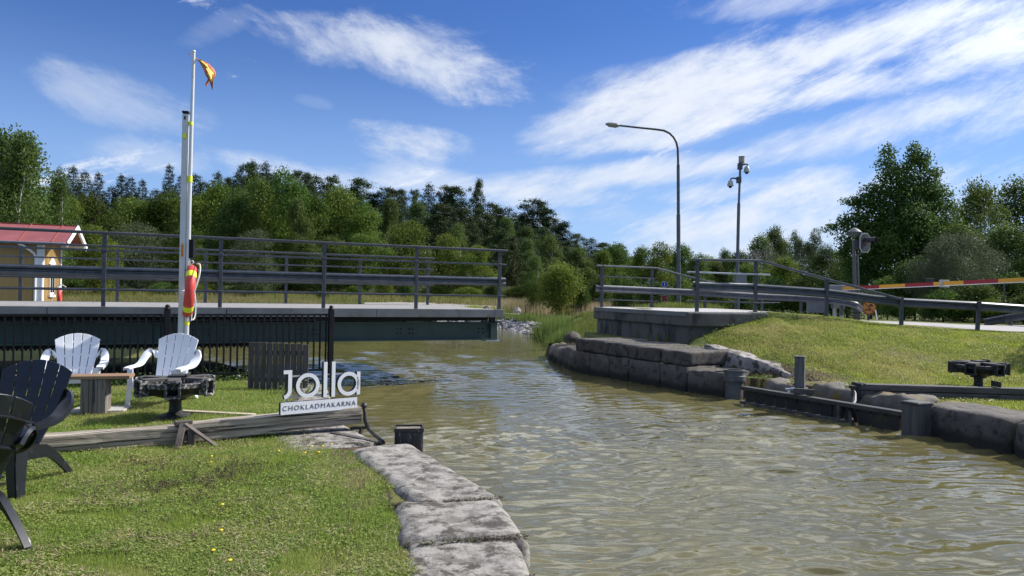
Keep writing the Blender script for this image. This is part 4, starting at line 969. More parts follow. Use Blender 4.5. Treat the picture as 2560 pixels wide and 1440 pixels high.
def text_part(name, s, size, m, root, loc, rot=(rad(90), 0, 0), sx=1.0, ext=.0015, spacing=1.0, align='CENTER'):
    cu = bpy.data.curves.new('t', 'FONT'); cu.body = s; cu.size = size; cu.align_x = align; cu.align_y = 'CENTER'; cu.extrude = ext; cu.space_character = spacing; cu.resolution_u = 3; cu.offset = -.0012
    o = bpy.data.objects.new('t', cu); COL.objects.link(o); dg = bpy.context.evaluated_depsgraph_get(); dg.update()
    me = bpy.data.meshes.new_from_object(o.evaluated_get(dg)); bpy.data.objects.remove(o); bpy.data.curves.remove(cu)
    me.name = name; me.materials.clear(); me.materials.append(m); ob = bpy.data.objects.new(name, me); COL.objects.link(ob); ob.parent = root; ob.location = loc; ob.rotation_euler = rot; ob.scale = (sx, 1, 1); return ob
ink = mat('dark_lettering', (.03, .032, .04))
text_part('lettering', 'CHOKLADMAKARNA', .0745, ink, SG, ((SX0 + SX1) / 2 + .0, YF - .0015, ZB + .062), sx=1.0, spacing=1.22)
# ---------------------------------------------------------------- posts, screen, small stuff on the left bank
p = G(1017, 1113, .0); PB = thing('mooring_post', 'square black timber post with iron-bound top at the corner of the pale coping', 'post', (p.x, p.y + .14, 0), rad(8))
mb = MB(); mb.box((0, 0, -.5), (.29, .23, 1.28)); mb.obj('body', mat('blackened_timber', (.012, .012, .012), (.035, .035, .035), 6, .6, .006, stretch=(5, 5, .6), c3=(.30, .31, .28), s3=12, t3=(.62, .68)), PB, bevel=.02)
mb = MB()
for s in (-1, 1): mb.box((0, s * .112, .145), (.30, .016, .035)); mb.box((s * .142, 0, .145), (.016, .21, .035))
mb.obj('iron_band', iron_m, PB); mb = MB(); mb.box((0, 0, .142), (.26, .20, .008)); mb.obj('debris_top', mat('post_debris', (.10, .075, .05), (.30, .27, .22), 30, .95, .01), PB)
p = G(692, 974); SS = thing('slatted_screen', 'dark grey slatted board screen standing at the water end of the black fence', 'screen', (p.x, p.y + .05, lz(p.x, p.y)), rad(4))
for k in range(10):
    x = -.415 + k * .0925; mb = MB(); mb.box((x, 0, .365 + .004 * (k % 3)), (.082, .022, .75 - .006 * k)); mb.obj('slat', wood_scr, SS, bevel=.003)
mb = MB(); mb.bar((-.45, .03, .16), (.46, .03, .16), .03, .07); mb.bar((-.45, .03, .58), (.46, .03, .58), .03, .07); mb.obj('back_rail', wood_scr, SS)
mb = MB(); mb.bar((0, 0, 0), (.95, -.18, 0), .09, .022); o = mb.obj('loose_plank', mat('fresh_plank', (.40, .34, .24), (.52, .45, .33), 3, .7, .002, stretch=(.5, 5, 5)), bevel=.003)
p = G(455, 1036); o.location = (p.x, p.y, lz(p.x, p.y) + .03); tag(o, 'pale loose plank lying on the grass between the capstan and the timber beam', 'plank')
for i, (px, py) in enumerate([(596, 911), (553, 925)]):
    pp = G(px, 935); pp = Vector((pp.x, pp.y, 0)); zb_ = D(px, py, pp.y).z; rt_ = thing('garden_light', ['small white globe light on a thin stake under the fence near the slatted screen', 'small white globe light on a thin stake under the fence near the flagpole'][i], 'light', (pp.x, pp.y, lz(pp.x, pp.y)))
    mb = MB(); mb.lathe([(0, -.045), (.03, -.03), (.04, 0), (.025, .03), (.015, .045), (0, .05)], 12, (0, 0, zb_)); mb.obj('globe', mat('dull_globe', (.25, .30, .34), rough=.3), rt_, smooth=True)
    mb = MB(); mb.bar((0, 0, -.02), (0, 0, zb_ - .04), .01, .01, up=(0, 1, 0)); mb.obj('stake', black_m, rt_)
# ---------------------------------------------------------------- flagpole group
pb_ = D(450, 993, 10.7); FPX, FPY = pb_.x, pb_.y; zt_ = D(455, 284, FPY).z; g_ = lz(FPX, FPY)
SP = thing('service_post', 'thick square pale metal post with yellow marks and an orange label beside the flagpole', 'post', (FPX, FPY, g_), rad(10))
mb = MB(); mb.box((0, 0, zt_ / 2 - .02), (.080, .085, zt_ - .02)); mb.obj('shaft', post_m, SP, bevel=.008)
mb = MB(); mb.box((0, 0, zt_ + .0), (.088, .092, .03)); mb.obj('cap', black_m, SP, bevel=.004)
z_ = D(455, 341, FPY).z - g_; mb = MB(); mb.box((0, -.052, z_), (.05, .004, .075)); mb.obj('yellow_mark', yel_m, SP)
z_ = D(455, 296, FPY).z - g_; mb = MB(); mb.box((0, -.052, z_), (.022, .004, .05)); mb.obj('maker_plate', ink, SP)
z_ = D(448, 626, FPY).z - g_; mb = MB(); mb.box((.0, -.0525, z_), (.030, .004, .19)); lb = mb.obj('orange_label', org_m, SP)
mb = MB()
for k in range(5): mb.box((.001, -.0555, z_ - .07 + k * .033), (.014, .002, .018))
mb.obj('label_marks', ink, lb)
zt2 = D(467, 131, FPY).z
FP = thing('flagpole', 'slim round aluminium flagpole topped by the torn flag, strapped to the square post', 'flagpole', (FPX + .078, FPY - .005, g_))
mb = MB(); mb.tube([(0, 0, -.05), (0, 0, zt2 * .55), (.02, 0, zt2 - g_)], [.033, .030, .022], 14); mb.lathe([(.024, 0), (.03, .01), (.02, .03), (0, .035)], 10, (.02, 0, zt2 - g_)); mb.obj('pole', mat('bright_aluminium', (.62, .61, .59), (.70, .69, .67), 3, .38, 0, .3), FP, smooth=True)
for py_, w_ in ((309, .04), (448, .075), (808, .04)):
    z_ = D(460, py_, FPY).z - g_; mb = MB(); mb.lathe([(.036, z_ - w_ / 1.6), (.036, z_ + w_ / 1.6)], 14); mb.obj('yellow_strap', yel_m, FP)
mb = MB(); z_ = D(466, 622, FPY).z - g_; mb.box((.045, .02, z_), (.05, .10, .27)); mb.bar((.085, -.03, z_ - .14), (.085, -.03, z_ + .14), .012, .03, up=(0, 1, 0)); mb.obj('cleat_box', black_m, FP, bevel=.004)
# torn flag: streaming rag of red and yellow
fo = D(470, 132, FPY); FL = thing('torn_flag', 'torn red and yellow flag rag streaming from the top of the flagpole', 'flag', fo)
spine = [(470, 132, 2), (483, 142, 3), (495, 149, 5), (503, 154, 11), (512, 162, 20), (520, 172, 24), (526, 184, 24), (529, 196, 16), (530, 206, 9), (531, 224, 2)]
for nm, m_, sh, wd_, cut in (('red_cloth', mat('flag_red', (.42, .10, .05), (.60, .20, .08), 14, .7), 0, 1.0, 10), ('yellow_cloth', mat('flag_yellow', (.75, .45, .06), (.85, .62, .16), 12, .7), -.018, .5, 9)):
    mb = MB(); rows = []
    for i, (x, y, w) in enumerate(spine[:cut]):
        c_ = D(x, y, FPY + .04 * math.sin(i * 1.3) + sh) - fo
        for s in (-1, -.33, .33, 1):
            hw = w / 2 / F * FPY * wd_; rows.append(c_ + Vector((s * hw * .95, .05 * math.sin(s * 2.4 + i) * (w / 24), s * hw * .25)))
    n = cut
    fs = [(i * 4 + k, i * 4 + k + 1, (i + 1) * 4 + k + 1, (i + 1) * 4 + k) for i in range(n - 1) for k in range(3)]
    mb.add(rows, fs); o = mb.obj(nm, m_, FL, smooth=True); so_ = o.modifiers.new('s', 'SOLIDIFY'); so_.thickness = .004
mb = MB(); tl = [(521, 186), (519, 200), (515, 207), (513, 211)]; tr_ = [(526, 188), (523, 203), (519, 213), (520, 219)]
vs = []
for (a1, b1_), (a2, b2_) in zip(tl, tr_): vs += [D(a1, b1_, FPY) - fo, D(a2, b2_, FPY + .03) - fo]
mb.add(vs, [(0, 1, 3, 2), (2, 3, 5, 4), (4, 5, 7, 6)]); o = mb.obj('red_cloth', mat('flag_red', (.4, .1, .05)), FL); s_ = o.modifiers.new('s', 'SOLIDIFY'); s_.thickness = .004
# lifebuoy on the pole, seen nearly edge-on
c_ = D(474, 728, FPY - .02); LR = thing('lifebuoy', 'red lifebuoy with yellow bands and white rope hanging on the flagpole', 'lifebuoy', c_, 0)
rot = Matrix.Rotation(rad(114), 3, 'Z') @ Matrix.Rotation(rad(4), 3, 'X')
def torus(R_, r_, a0=0, a1=360, n=40, k=14, grow=1.0, flat=.82):
    mb = MB(); vs = []; cl = (a1 - a0) >= 360; nn_ = n if cl else n + 1
    for i in range(nn_):
        t_ = rad(a0 + (a1 - a0) * i / n)
        for j in range(k):
            s = 2 * math.pi * j / k; rr_ = R_ + r_ * grow * math.cos(s); vs.append(rot @ Vector((rr_ * math.cos(t_), r_ * grow * flat * 1.25 * math.sin(s), rr_ * math.sin(t_))))
    fs = [(i * k + j, ((i + 1) % nn_) * k + j, ((i + 1) % nn_) * k + (j + 1) % k, i * k + (j + 1) % k) for i in range(n) for j in range(k)]
    return mb.add(vs, fs)
torus(.315, .068).obj('ring', red_m, LR, smooth=True)
for a0 in (38, 128, 218, 308): torus(.315, .068, a0, a0 + 16, 5, 14, 1.03).obj('yellow_band', yel_m, LR, smooth=True)
mb = MB(); rp = []
for i in range(49):
    t_ = rad(i * 7.5); q = i / 48 * 4; R2 = .40 + .045 * abs(math.sin(math.pi * q)); rp.append(rot @ Vector((R2 * math.cos(t_), -.06 - .05 * abs(math.sin(math.pi * q)), R2 * math.sin(t_))))
mb.tube(rp, .008, 6); rope_m = mat('white_rope', (.68, .66, .60), (.8, .78, .72), 40, .8)
mb.tube([(.0, -.04, .36), (.03, -.07, .43), (.07, -.08, .44), (.08, -.07, .41), (.03, -.08, .37)], .009, 6)
mb.tube([(.03, -.11, .33), (.045, -.12, .12), (.02, -.13, -.05), (.05, -.12, -.12), (.09, -.12, -.2), (.07, -.11, -.26)], .009, 6)
mb.tube([(.02, -.1, -.32), (.05, -.1, -.44), (.075, -.1, -.42), (.08, -.09, -.30)], .008, 6)
mb.lathe([(0, -.05), (.045, -.03), (.055, 0), (.045, .035), (0, .05)], 10, (-.035, -.08, -.03)); mb.tube([(-.04, -.1, -.06), (.02, -.13, -.085), (.09, -.1, -.06)], .012, 6)
mb.obj('rope', rope_m, LR, smooth=True)
mb = MB(); mb.bar((-.09, .02, .30), (.0, .0, .335), .03, .03); mb.obj('hook', black_m, LR)
# ---------------------------------------------------------------- open lock gate in its recess, right
LG = thing('lock_gate', 'dark wet timber lock gate folded open against the mossy right-hand ledge', 'lock gate', (5.2, 12.4, 0)); LG['label'] = 'dark wet timber lock gate folded open along the mossy granite ledge'; iv = inv_of(LG)
ga, gb = D(1862, 968, 13.75), D(2262, 1034, 10.95); ga.z = gb.z = 0; gd_ = (gb - ga).normalized(); gn = Vector((gd_.y, -gd_.x, 0)); gn = gn if gn.dot(Vector((-1, -.4, 0))) > 0 else -gn
Lg = (gb - ga).length
def gp(s, o, z): p = ga + gd_ * s + gn * o; return Vector((p.x, p.y, z))
mb = MB(); n = 13
for k in range(n): mb.bar(gp(.05 + (Lg - .1) * k / n, .0, -.78 + .0), gp(.04 + (Lg - .1) * (k + 1) / n - .012, .0, -.78), .05, 1.26)
mb.obj('planking', mat('wet_planks', (.012, .012, .010), (.030, .028, .022), 3, .55, .004, c3=(.05, .045, .02), s3=5), LG, inv=iv)
mb = MB(); mb.bar(gp(-.02, .02, -.125), gp(Lg, .02, -.125), .15, .07); mb.obj('top_rail', mat('wet_rail', (.03, .028, .024), (.06, .056, .048), 4, .6, .003), LG, inv=iv, bevel=.01)
mb = MB(); mb.bar(gp(-.02, .06, -.385), gp(Lg * .72, .06, -.385), .10, .05); mb.obj('walk_rail', wood_dark, LG, inv=iv, bevel=.008)
mb = MB(); mb.bar(gp(Lg * .66, .05, -.12), gp(Lg * .665, .05, -.9), .10, .05, up=tuple(gd_)); mb.obj('brace', wood_dark, LG, inv=iv)
hp = D(1999, 975, 12.75); zt_ = D(1999, 893, 12.75).z
mb = MB(); mb.box((hp.x, hp.y, (zt_ + hp.z) / 2 - .05), (.165, .16, zt_ - hp.z + .1), Matrix.Rotation(rad(-28), 3, 'Z')); mb.box((hp.x, hp.y, zt_ + .012), (.18, .175, .02), Matrix.Rotation(rad(-28), 3, 'Z')); mb.obj('handle_post', mat('grey_post_wood', (.085, .085, .08), (.14, .14, .13), 4, .8, .004, stretch=(6, 6, .5), c3=(.05, .05, .05), s3=8), LG, inv=iv, bevel=.008)
mb = MB(); w0 = D(1984, 977, 12.6); mb.bar(w0, w0 + Vector((.30, -.12, 0)), .06, .09); mb.obj('post_collar', wood_dark, LG, inv=iv, bevel=.006)
mb = MB(); w0 = D(1969, 972, 12.6); mb.box(w0, (.07, .05, .022)); mb.box(w0 + Vector((.09, 0, .008)), (.08, .05, .025)); mb.box(w0 + Vector((.012, -.02, -.045)), (.035, .03, .035)); mb.obj('white_latch', white_p, LG, inv=iv, bevel=.004)
# quoin ring post
qp = D(1836, 935, 14.25); QR = thing('hinge_post', 'round grey iron-ringed hinge post with open top where the lock gate turns', 'post', (qp.x, qp.y, 0), 0)
zq = qp.z; r_ = 27 / F * 14.25
mb = MB(); mb.lathe([(r_ * .80, zq - 1.2), (r_ * .80, zq - .12), (r_ * 1.02, zq - .12), (r_ * 1.02, zq - .03), (r_ * .9, zq - .02), (r_ * .9, zq + .055), (r_ * .98, zq + .06), (r_ * .98, zq + .085), (r_ * .8, zq + .085), (r_ * .78, zq - .05), (0, zq - .055)], 24); mb.obj('ring', mat('ring_iron', (.07, .075, .075), (.12, .125, .12), 6, .6, .003), QR, smooth=True, angle=30)
mb = MB(); mb.bar((-r_ * 1.7, .05, zq + .04), (-r_ * .9, 0, zq + .05), .07, .025); mb.bar((r_ * .9, 0, zq + .04), (r_ * 1.45, .1, zq + .03), .06, .03); mb.obj('strap', rust_m, QR)
# square post at the gate's free end
pp = D(2291, 1080, 10.75); zt_ = D(2291, 1003, 10.75).z
PR = thing('mooring_post', 'thick square grey timber post standing in the water at the end of the lock gate', 'post', (pp.x, pp.y, 0), rad(22)); mb = MB(); mb.box((0, 0, zt_ / 2 - .6), (.30, .28, zt_ + 1.2)); mb.obj('body', mat('grey_wet_timber', (.05, .048, .046), (.10, .098, .095), 3, .7, .005, stretch=(5, 5, .5), c3=(.16, .16, .15), s3=9, t3=(.62, .7), world_space=True), PR, bevel=.02)
mb = MB(); mb.box((0, 0, zt_ - .03), (.315, .295, .022)); mb.obj('iron_band', iron_m, PR)
# right balance beam
c0, c1 = D(2142, 971, 12.3), D(2640, 975, 12.0); zt0 = D(2142, 958, 12.3).z
RB = thing('balance_beam', 'dark timber balance beam on the far bank with the capstan standing behind it', 'balance beam', (c0.x, c0.y, 0)); iv = inv_of(RB)
c0.z = zt0 - .115; c1.z = c0.z + .0
for nm, dz, hh_ in (('upper_timber', .062, .10), ('lower_timber', -.05, .105)):
    mb = MB(); mb.bar(c0 + Vector((.0, 0, dz)), c1 + Vector((0, 0, dz)), .22, hh_); mb.obj(nm, wood_dark, RB, inv=iv, bevel=.012)
mb = MB(); mb.box(c0 + Vector((-.01, 0, .005)), (.05, .25, .245)); mb.box(c0 + Vector((.08, 0, .004)), (.03, .235, .235)); mb.box(D(2490, 960, 12.1) + Vector((0, 0, .0)), (.02, .235, .09)); mb.obj('end_band', iron_m, RB, inv=iv, bevel=.004)
a0 = D(2130, 970, 12.2); mb = MB(); mb.tube([a0, D(2137, 985, 12.1), D(2136, 1003, 11.9), D(2126, 1022, 11.75), D(2127, 1050, 11.6), D(2128, 1075, 11.5)], [.03, .028, .035, .035, .04, .03], 8); mb.lathe([(0, -.03), (.05, -.02), (.05, .02), (0, .03)], 10, a0 + Vector((0, 0, .02))); mb.obj('end_lever', iron_m, RB, inv=iv, smooth=True)
# ---------------------------------------------------------------- street lamp, camera mast, small signs
zb_ = lambda x, y: float(land(np.array([x]), np.array([y]))[0])
lp = D(1697, 765, 32); SL = thing('street_lamp', 'tall curved-arm street lamp on grey pole between the two guardrails', 'street lamp', (lp.x, lp.y, min(zb_(lp.x, lp.y), lp.z)), 0)
gz = SL.location.z; q = lambda px, py: D(px, py, 32) - Vector((lp.x, lp.y, gz))
mb = MB(); mb.tube([q(1697, 765) - Vector((0, 0, .3)), q(1696.5, 665)], .105, 14); mb.tube([q(1696.5, 668), q(1696, 537)], .085, 14); mb.tube([q(1696, 540), q(1695.5, 412)], .07, 14); mb.obj('pole', steel, SL, smooth=True)
mb = MB(); mb.tube([q(1695.5, 415), q(1694.5, 372), q(1691, 356), q(1684, 343), q(1674, 333), q(1660, 326.5), q(1640, 323.5), q(1600, 319.5), q(1545, 313.5)], [.05] * 3 + [.048] * 3 + [.045, .042, .04], 12); mb.obj('arm', steel_dull, SL, smooth=True)
mb = MB(); a, b = q(1547, 314), q(1514, 310)
ax = (b - a).normalized(); L_ = (b - a).length
for k in range(9):
    pass
lh = [a, a.lerp(b, .06), a.lerp(b, .25), a.lerp(b, .55), a.lerp(b, .8), b]; mb.tube(lh, [.05, .085, .105, .10, .085, .04], 12); mb.obj('lamp_head', mat('lamp_grey', (.22, .215, .18), (.3, .29, .25), 5, .5), SL, smooth=True)
mb = MB(); mb.tube([a.lerp(b, .2) - Vector((0, 0, .05)), a.lerp(b, .78) - Vector((0, 0, .05))], [.07, .065], 12); mb.obj('lamp_glass', mat('lamp_glass', (.35, .35, .32), rough=.15), SL, smooth=True)
cp = D(1842, 768, 29); CM = thing('camera_mast', 'slender grey mast with two hanging dome cameras and a grey cabinet', 'camera mast', (cp.x, cp.y, min(zb_(cp.x, cp.y), cp.z)), 0)
gz = CM.location.z; q = lambda px, py, Y_=29: D(px, py, Y_) - Vector((cp.x, cp.y, gz))
mb = MB(); mb.tube([q(1842, 770) - Vector((0, 0, .3)), q(1843, 680)], .10, 14); mb.tube([q(1843, 682), q(1847, 508)], .062, 14); mb.tube([q(1847, 511), q(1851, 410)], .045, 12); mb.obj('pole', steel, CM, smooth=True)
mb = MB(); mb.box(q(1851, 700) , (.42, .28, .42)); mb.box(q(1851, 684.5), (.46, .32, .03)); mb.obj('cabinet', mat('cabinet_grey', (.16, .17, .18), (.20, .21, .22), 3, .6), CM, bevel=.01)
mb = MB(); mb.lathe([(.10, -.09), (.115, -.08), (.115, .13), (.10, .14)], 16, q(1854, 402)); mb.lathe([(.125, 0), (.13, .01), (.03, .03), (0, .03)], 16, q(1854, 392)); mb.obj('siren', mat('siren_grey', (.25, .24, .20), (.32, .31, .27), 4, .6), CM, smooth=True, angle=30)
for (bx, by, dx, dy, tx, ty) in [(1850, 416, 1867, 424, 1872, 411), (1847, 450, 1826, 459, 1826, 446)]:
    h = thing if False else None
    mb = MB(); mb.box(q(bx, by), (.16, .16, .24)); mb.tube([q(bx, by - 1), q((bx + tx) / 2, ty - .5), q(tx - (2 if tx > bx else -2), ty), q(dx, dy - 8)], [.035, .035, .03, .03], 8); br = mb.obj('bracket', steel_dull, CM)
    mb = MB(); c_ = q(dx, dy); mb.lathe([(0, .14), (.05, .135), (.09, .08), (.115, -.02), (.125, -.09), (.11, -.10)], 18, c_); dm = mb.obj('dome_camera', mat('dome_white', (.34, .36, .36), (.40, .42, .42), 3, .45), CM, smooth=True)
    mb = MB(); mb.lathe([(.07, -.095), (.07, -.13), (.055, -.16), (.03, -.175), (0, -.18)], 16, c_); mb.obj('lens_bubble', mat('smoked_glass', (.02, .02, .025), rough=.1), dm, smooth=True)
sp = D(1661, 762, 33); SGN = thing('road_sign', 'round blue footpath sign above a small dark red rectangular sign on one post', 'road sign', (sp.x, sp.y, min(zb_(sp.x, sp.y), sp.z)), 0)
gz = SGN.location.z; q = lambda px, py: D(px, py, 33) - Vector((sp.x, sp.y, gz))
mb = MB(); mb.tube([Vector((0, .03, -.3)), q(1661, 702) + Vector((0, .03, 0))], .03, 8); mb.obj('pole', steel_dull, SGN)
RX90 = Matrix.Rotation(rad(90), 3, 'X')
def disc(r, c, y, m, nm, root, n=28): mb = MB(); mb.lathe([(r, 0), (r, .008)], n, Vector(c) + Vector((0, y, 0)), RX90); return mb.obj(nm, m, root)
c_ = q(1661, 711.5); disc(.145, c_, -.012, mat('sign_white', (.62, .63, .66)), 'rim', SGN); disc(.128, c_, -.022, mat('sign_blue', (.012, .04, .30)), 'blue_face', SGN)
mb = MB(); mb.lathe([(.018, 0), (.018, .003)], 10, c_ + Vector((0, -.032, .075)), RX90); mb.box(c_ + Vector((0, -.033, .03)), (.03, .003, .07)); mb.bar(c_ + Vector((0, -.033, 0)), c_ + Vector((-.022, -.033, -.045)), .004, .014, up=(1, 0, 0)); mb.bar(c_ + Vector((0, -.033, 0)), c_ + Vector((.024, -.033, -.04)), .004, .014, up=(1, 0, 0)); mb.box(c_ + Vector((0, -.033, -.075)), (.11, .003, .012)); mb.obj('walking_symbol', mat('sign_white', (.6, .6, .6)), SGN)
c_ = q(1661, 747.5); mb = MB(); mb.box(c_, (.25, .012, .36)); mb.obj('rim', mat('sign_grey', (.35, .34, .35)), SGN); mb = MB(); mb.box(c_ + Vector((0, -.01, 0)), (.215, .012, .325)); rf_ = mb.obj('red_face', mat('sign_dark_red', (.20, .012, .02)), SGN)
mb = MB()
for dx, dz in ((-.045, .03), (.045, .03)):
    for k in range(12): t0, t1 = k * .5236, (k + 1) * .5236; mb.bar(c_ + Vector((dx + .032 * math.cos(t0), -.018, dz + .032 * math.sin(t0))), c_ + Vector((dx + .032 * math.cos(t1), -.018, dz + .032 * math.sin(t1))), .003, .007, up=(0, -1, .01))
mb.bar(c_ + Vector((-.045, -.018, .03)), c_ + Vector((.0, -.018, .09)), .006, .006); mb.bar(c_ + Vector((.045, -.018, .03)), c_ + Vector((.0, -.018, .09)), .006, .006); mb.obj('bicycle_symbol', mat('sign_pink', (.5, .15, .13)), rf_)
mb = MB(); mb.lathe([(.018, 0), (.018, .003)], 10, c_ + Vector((0, -.017, -.105)), RX90); mb.obj('white_dot', mat('sign_white', (.6, .6, .6)), rf_)
c_ = q(1660, 734.5); mb = MB(); mb.box(c_, (.26, .012, .07)); mb.obj('blue_face', mat('sign_blue', (.012, .04, .30)), SGN); mb = MB(); mb.box(c_ + Vector((-.02, -.009, .0)), (.18, .004, .02)); mb.obj('white_bar', mat('sign_white', (.6, .6, .6)), SGN)
# signal mast with lamp hood
tp = D(2142, 786, 26); TS = thing('signal_mast', 'leaning grey mast with conical lamp hood and an octagonal traffic signal seen edge-on', 'traffic signal', (tp.x, tp.y, tp.z - .1), 0)
gz = TS.location.z; q = lambda px, py, Y_=26: D(px, py, Y_) - Vector((tp.x, tp.y, gz))
mb = MB(); mb.tube([Vector((-.02, 0, -.3)), q(2134, 600)], [.085, .055], 12); mb.obj('pole', mat('grey_brown_pole', (.085, .08, .075), (.13, .12, .11), 2, .8, .004, stretch=(5, 5, .4)), TS, smooth=True)
mb = MB(); mb.tube([Vector((.08, -.06, -.3)), q(2144, 640)], .032, 10); mb.obj('conduit', steel, TS, smooth=True)
c_ = q(2136, 585); mb = MB(); mb.lathe([(0, .23), (.05, .215), (.13, .16), (.24, .07), (.245, .045), (.20, .04), (.20, .0), (.15, -.06), (.08, -.08), (.07, -.14), (.0, -.14)], 24, c_); mb.obj('lamp_hood', mat('hood_grey', (.08, .092, .092), (.11, .125, .125), 3, .5), TS, smooth=True, angle=30)
c_ = q(2163, 607, 25.8); R4 = Matrix.Rotation(rad(30), 3, 'Z')
def octo(w, h, ch): return [(-w + ch, -h), (w - ch, -h), (w, -h + ch), (w, h - ch), (w - ch, h), (-w + ch, h), (-w, h - ch), (-w, -h + ch)]
P8 = lambda w, h, ch, y0, y1, m, nm: (lambda b: b.obj(nm, m, TS))(MB().prism(octo(w, h, ch), y0, y1, lambda a, b, t_: c_ + R4 @ Vector((a, t_, b))))
P8(.275, .34, .13, .0, .03, mat('signal_white_rim', (.34, .35, .36)), 'backboard_rim'); P8(.245, .31, .12, -.012, .0, mat('signal_black', (.02, .022, .026)), 'backboard')
mb = MB(); cc_ = c_ + R4 @ Vector((0, 0, .06))
for k in range(14):
    t0, t1 = rad(-20 + 220 * k / 14), rad(-20 + 220 * (k + 1) / 14)
    f3 = lambda t_, y, r: cc_ + R4 @ Vector((r * math.cos(t_), y, r * math.sin(t_)))
    mb.add([f3(t0, -.02, .13), f3(t1, -.02, .13), f3(t1, -.42, .12), f3(t0, -.42, .12), f3(t0, -.02, .137), f3(t1, -.02, .137), f3(t1, -.42, .127), f3(t0, -.42, .127)], [(0, 1, 2, 3), (4, 7, 6, 5), (2, 6, 7, 3), (0, 4, 5, 1)])
mb.obj('visor', mat('signal_black', (.02, .022, .026)), TS)
mb = MB(); mb.lathe([(.11, 0), (.10, .02), (0, .03)], 16, cc_ + R4 @ Vector((0, -.012, 0)), R4 @ RX90); mb.obj('signal_lens', mat('dark_lens', (.05, .02, .02), rough=.2), TS, smooth=True)
mb = MB(); mb.tube([q(2140, 640), q(2150, 636), c_ + Vector((0, .03, -.25))], .03, 8); mb.box(q(2139, 612), (.16, .16, .3)); mb.obj('bracket', steel_dull, TS)
# barrier machine and boom
bm_ = D(2092, 785, 25.2); BM = thing('barrier_machine', 'boxy grey barrier machine behind the rounded guardrail end', 'barrier machine', (bm_.x, bm_.y, bm_.z - .05), rad(-8))
gz = bm_.z - .05; ztop = D(2092, 712, 25.2).z - gz; hm = mat('machine_grey', (.15, .165, .18), (.20, .215, .235), 2, .5, .001)
mb = MB(); mb.box((0, 0, ztop - .22), (.58, .42, .42)); mb.obj('housing', hm, BM, bevel=.03)
mb = MB(); mb.box((.03, 0, .38), (.36, .36, .28)); mb.obj('foot_box', mat('machine_beige', (.20, .19, .17)), BM, bevel=.01)
mb = MB()
for dx in (-.08, .16): mb.box((dx, 0, .10), (.10, .12, .34))
mb.obj('stand_frame', steel_lt, BM); mb = MB(); mb.box((-.60, .2, .45), (.62, .3, .75)); mb.box((-.60, .2, .84), (.66, .34, .03)); mb.obj('control_cabinet', hm, BM, bevel=.015)
BO = thing('barrier_boom', 'long barrier boom striped red and yellow with white underside reaching over the road', 'barrier boom', D(2108, 722, 24.8)); iv = inv_of(BO)
bo0, bo1 = D(2108, 721, 24.8), D(2600, 697, 18.6); L_ = (bo1 - bo0).length
fr = [0]; xs_ = [2108, 2140, 2200, 2265, 2336, 2411, 2498, 2598]
def frac(px):      # position along the boom that projects to this column
    lo, hi = 0, 1
    for _ in range(40):
        mid_ = (lo + hi) / 2; p = bo0.lerp(bo1, mid_); d = p - Vector((0, 0, H)); x_ = 1280 + F * d.dot(_r) / d.dot(_f)
        if x_ < px: lo = mid_
        else: hi = mid_
    return lo
redp = mat('boom_red', (.30, .012, .018), (.34, .02, .025), 3, .45); yelp = mat('boom_yellow', (.72, .33, .02), (.76, .37, .03), 3, .45)
for i, (a, b) in enumerate(zip(xs_, xs_[1:])):
    fa_, fb2 = frac(a), frac(b); mb = MB(); mb.bar(bo0.lerp(bo1, fa_), bo0.lerp(bo1, fb2), .07, .105); mb.obj('yellow_section' if i % 2 == 0 else 'red_section', yelp if i % 2 == 0 else redp, BO, inv=iv)
mb = MB(); mb.bar(bo0 + Vector((0, 0, -.062)), bo1 + Vector((0, 0, -.062)), .06, .018); mb.obj('white_edge', white_p, BO, inv=iv)
p1_ = bo0.lerp(bo1, frac(2363)); mb = MB(); mb.box(p1_ + Vector((0, .045, .0)), (.29, .012, .215)); mb.obj('white_plate', mat('plate_grey_white', (.42, .44, .42)), BO, inv=iv)
p1_ = bo0.lerp(bo1, frac(2325)); mb = MB(); mb.box(p1_ + Vector((0, .03, .11)), (.18, .12, .12)); mb.obj('warning_lamp', mat('signal_black', (.02, .022, .026)), BO, inv=iv, bevel=.01)
p1_ = bo0.lerp(bo1, frac(2511)); mb = MB(); mb.bar(p1_ - Vector((0, 0, .03)), p1_ - Vector((0, 0, .45)), .028, .028, up=(0, 1, 0)); mb.obj('hanging_rod', steel_dull, BO, inv=iv); mb = MB(); mb.bar(p1_ - Vector((0, 0, .45)), p1_ - Vector((0, 0, 1.14)), .016, .016, up=(0, 1, 0)); mb.obj('support_rod', black_m, BO, inv=iv)
# prohibition sign
np_ = D(2172, 792, 25.4); NS = thing('road_sign', 'round yellow no-motor-vehicles sign with red ring and slash, low behind the guardrail', 'road sign', (np_.x, np_.y, np_.z - .1))
cz = D(2172, 769, 25.4).z - NS.location.z; RN = Matrix.Rotation(rad(10), 3, 'Y')
mb = MB(); mb.box((0, .04, .1), (.05, .05, .6)); mb.obj('pole', steel_dull, NS)
disc(.245, (0, 0, cz), 0, mat('sign_red', (.26, .035, .022)), 'red_ring', NS, 40); disc(.205, (0, 0, cz), -.010, mat('sign_yellow', (.40, .19, .025)), 'yellow_face', NS, 40)
K = mat('sign_black', (.02, .02, .02)); yy = -.022
mb = MB(); mb.box((.06, yy, cz + .075), (.13, .003, .045)); mb.box((.06, yy, cz + .105), (.075, .003, .035))
for dx in (.02, .10): mb.lathe([(.02, 0), (.02, .003)], 10, (dx, yy, cz + .048), RX90)
mb.obj('car_symbol', K, NS)
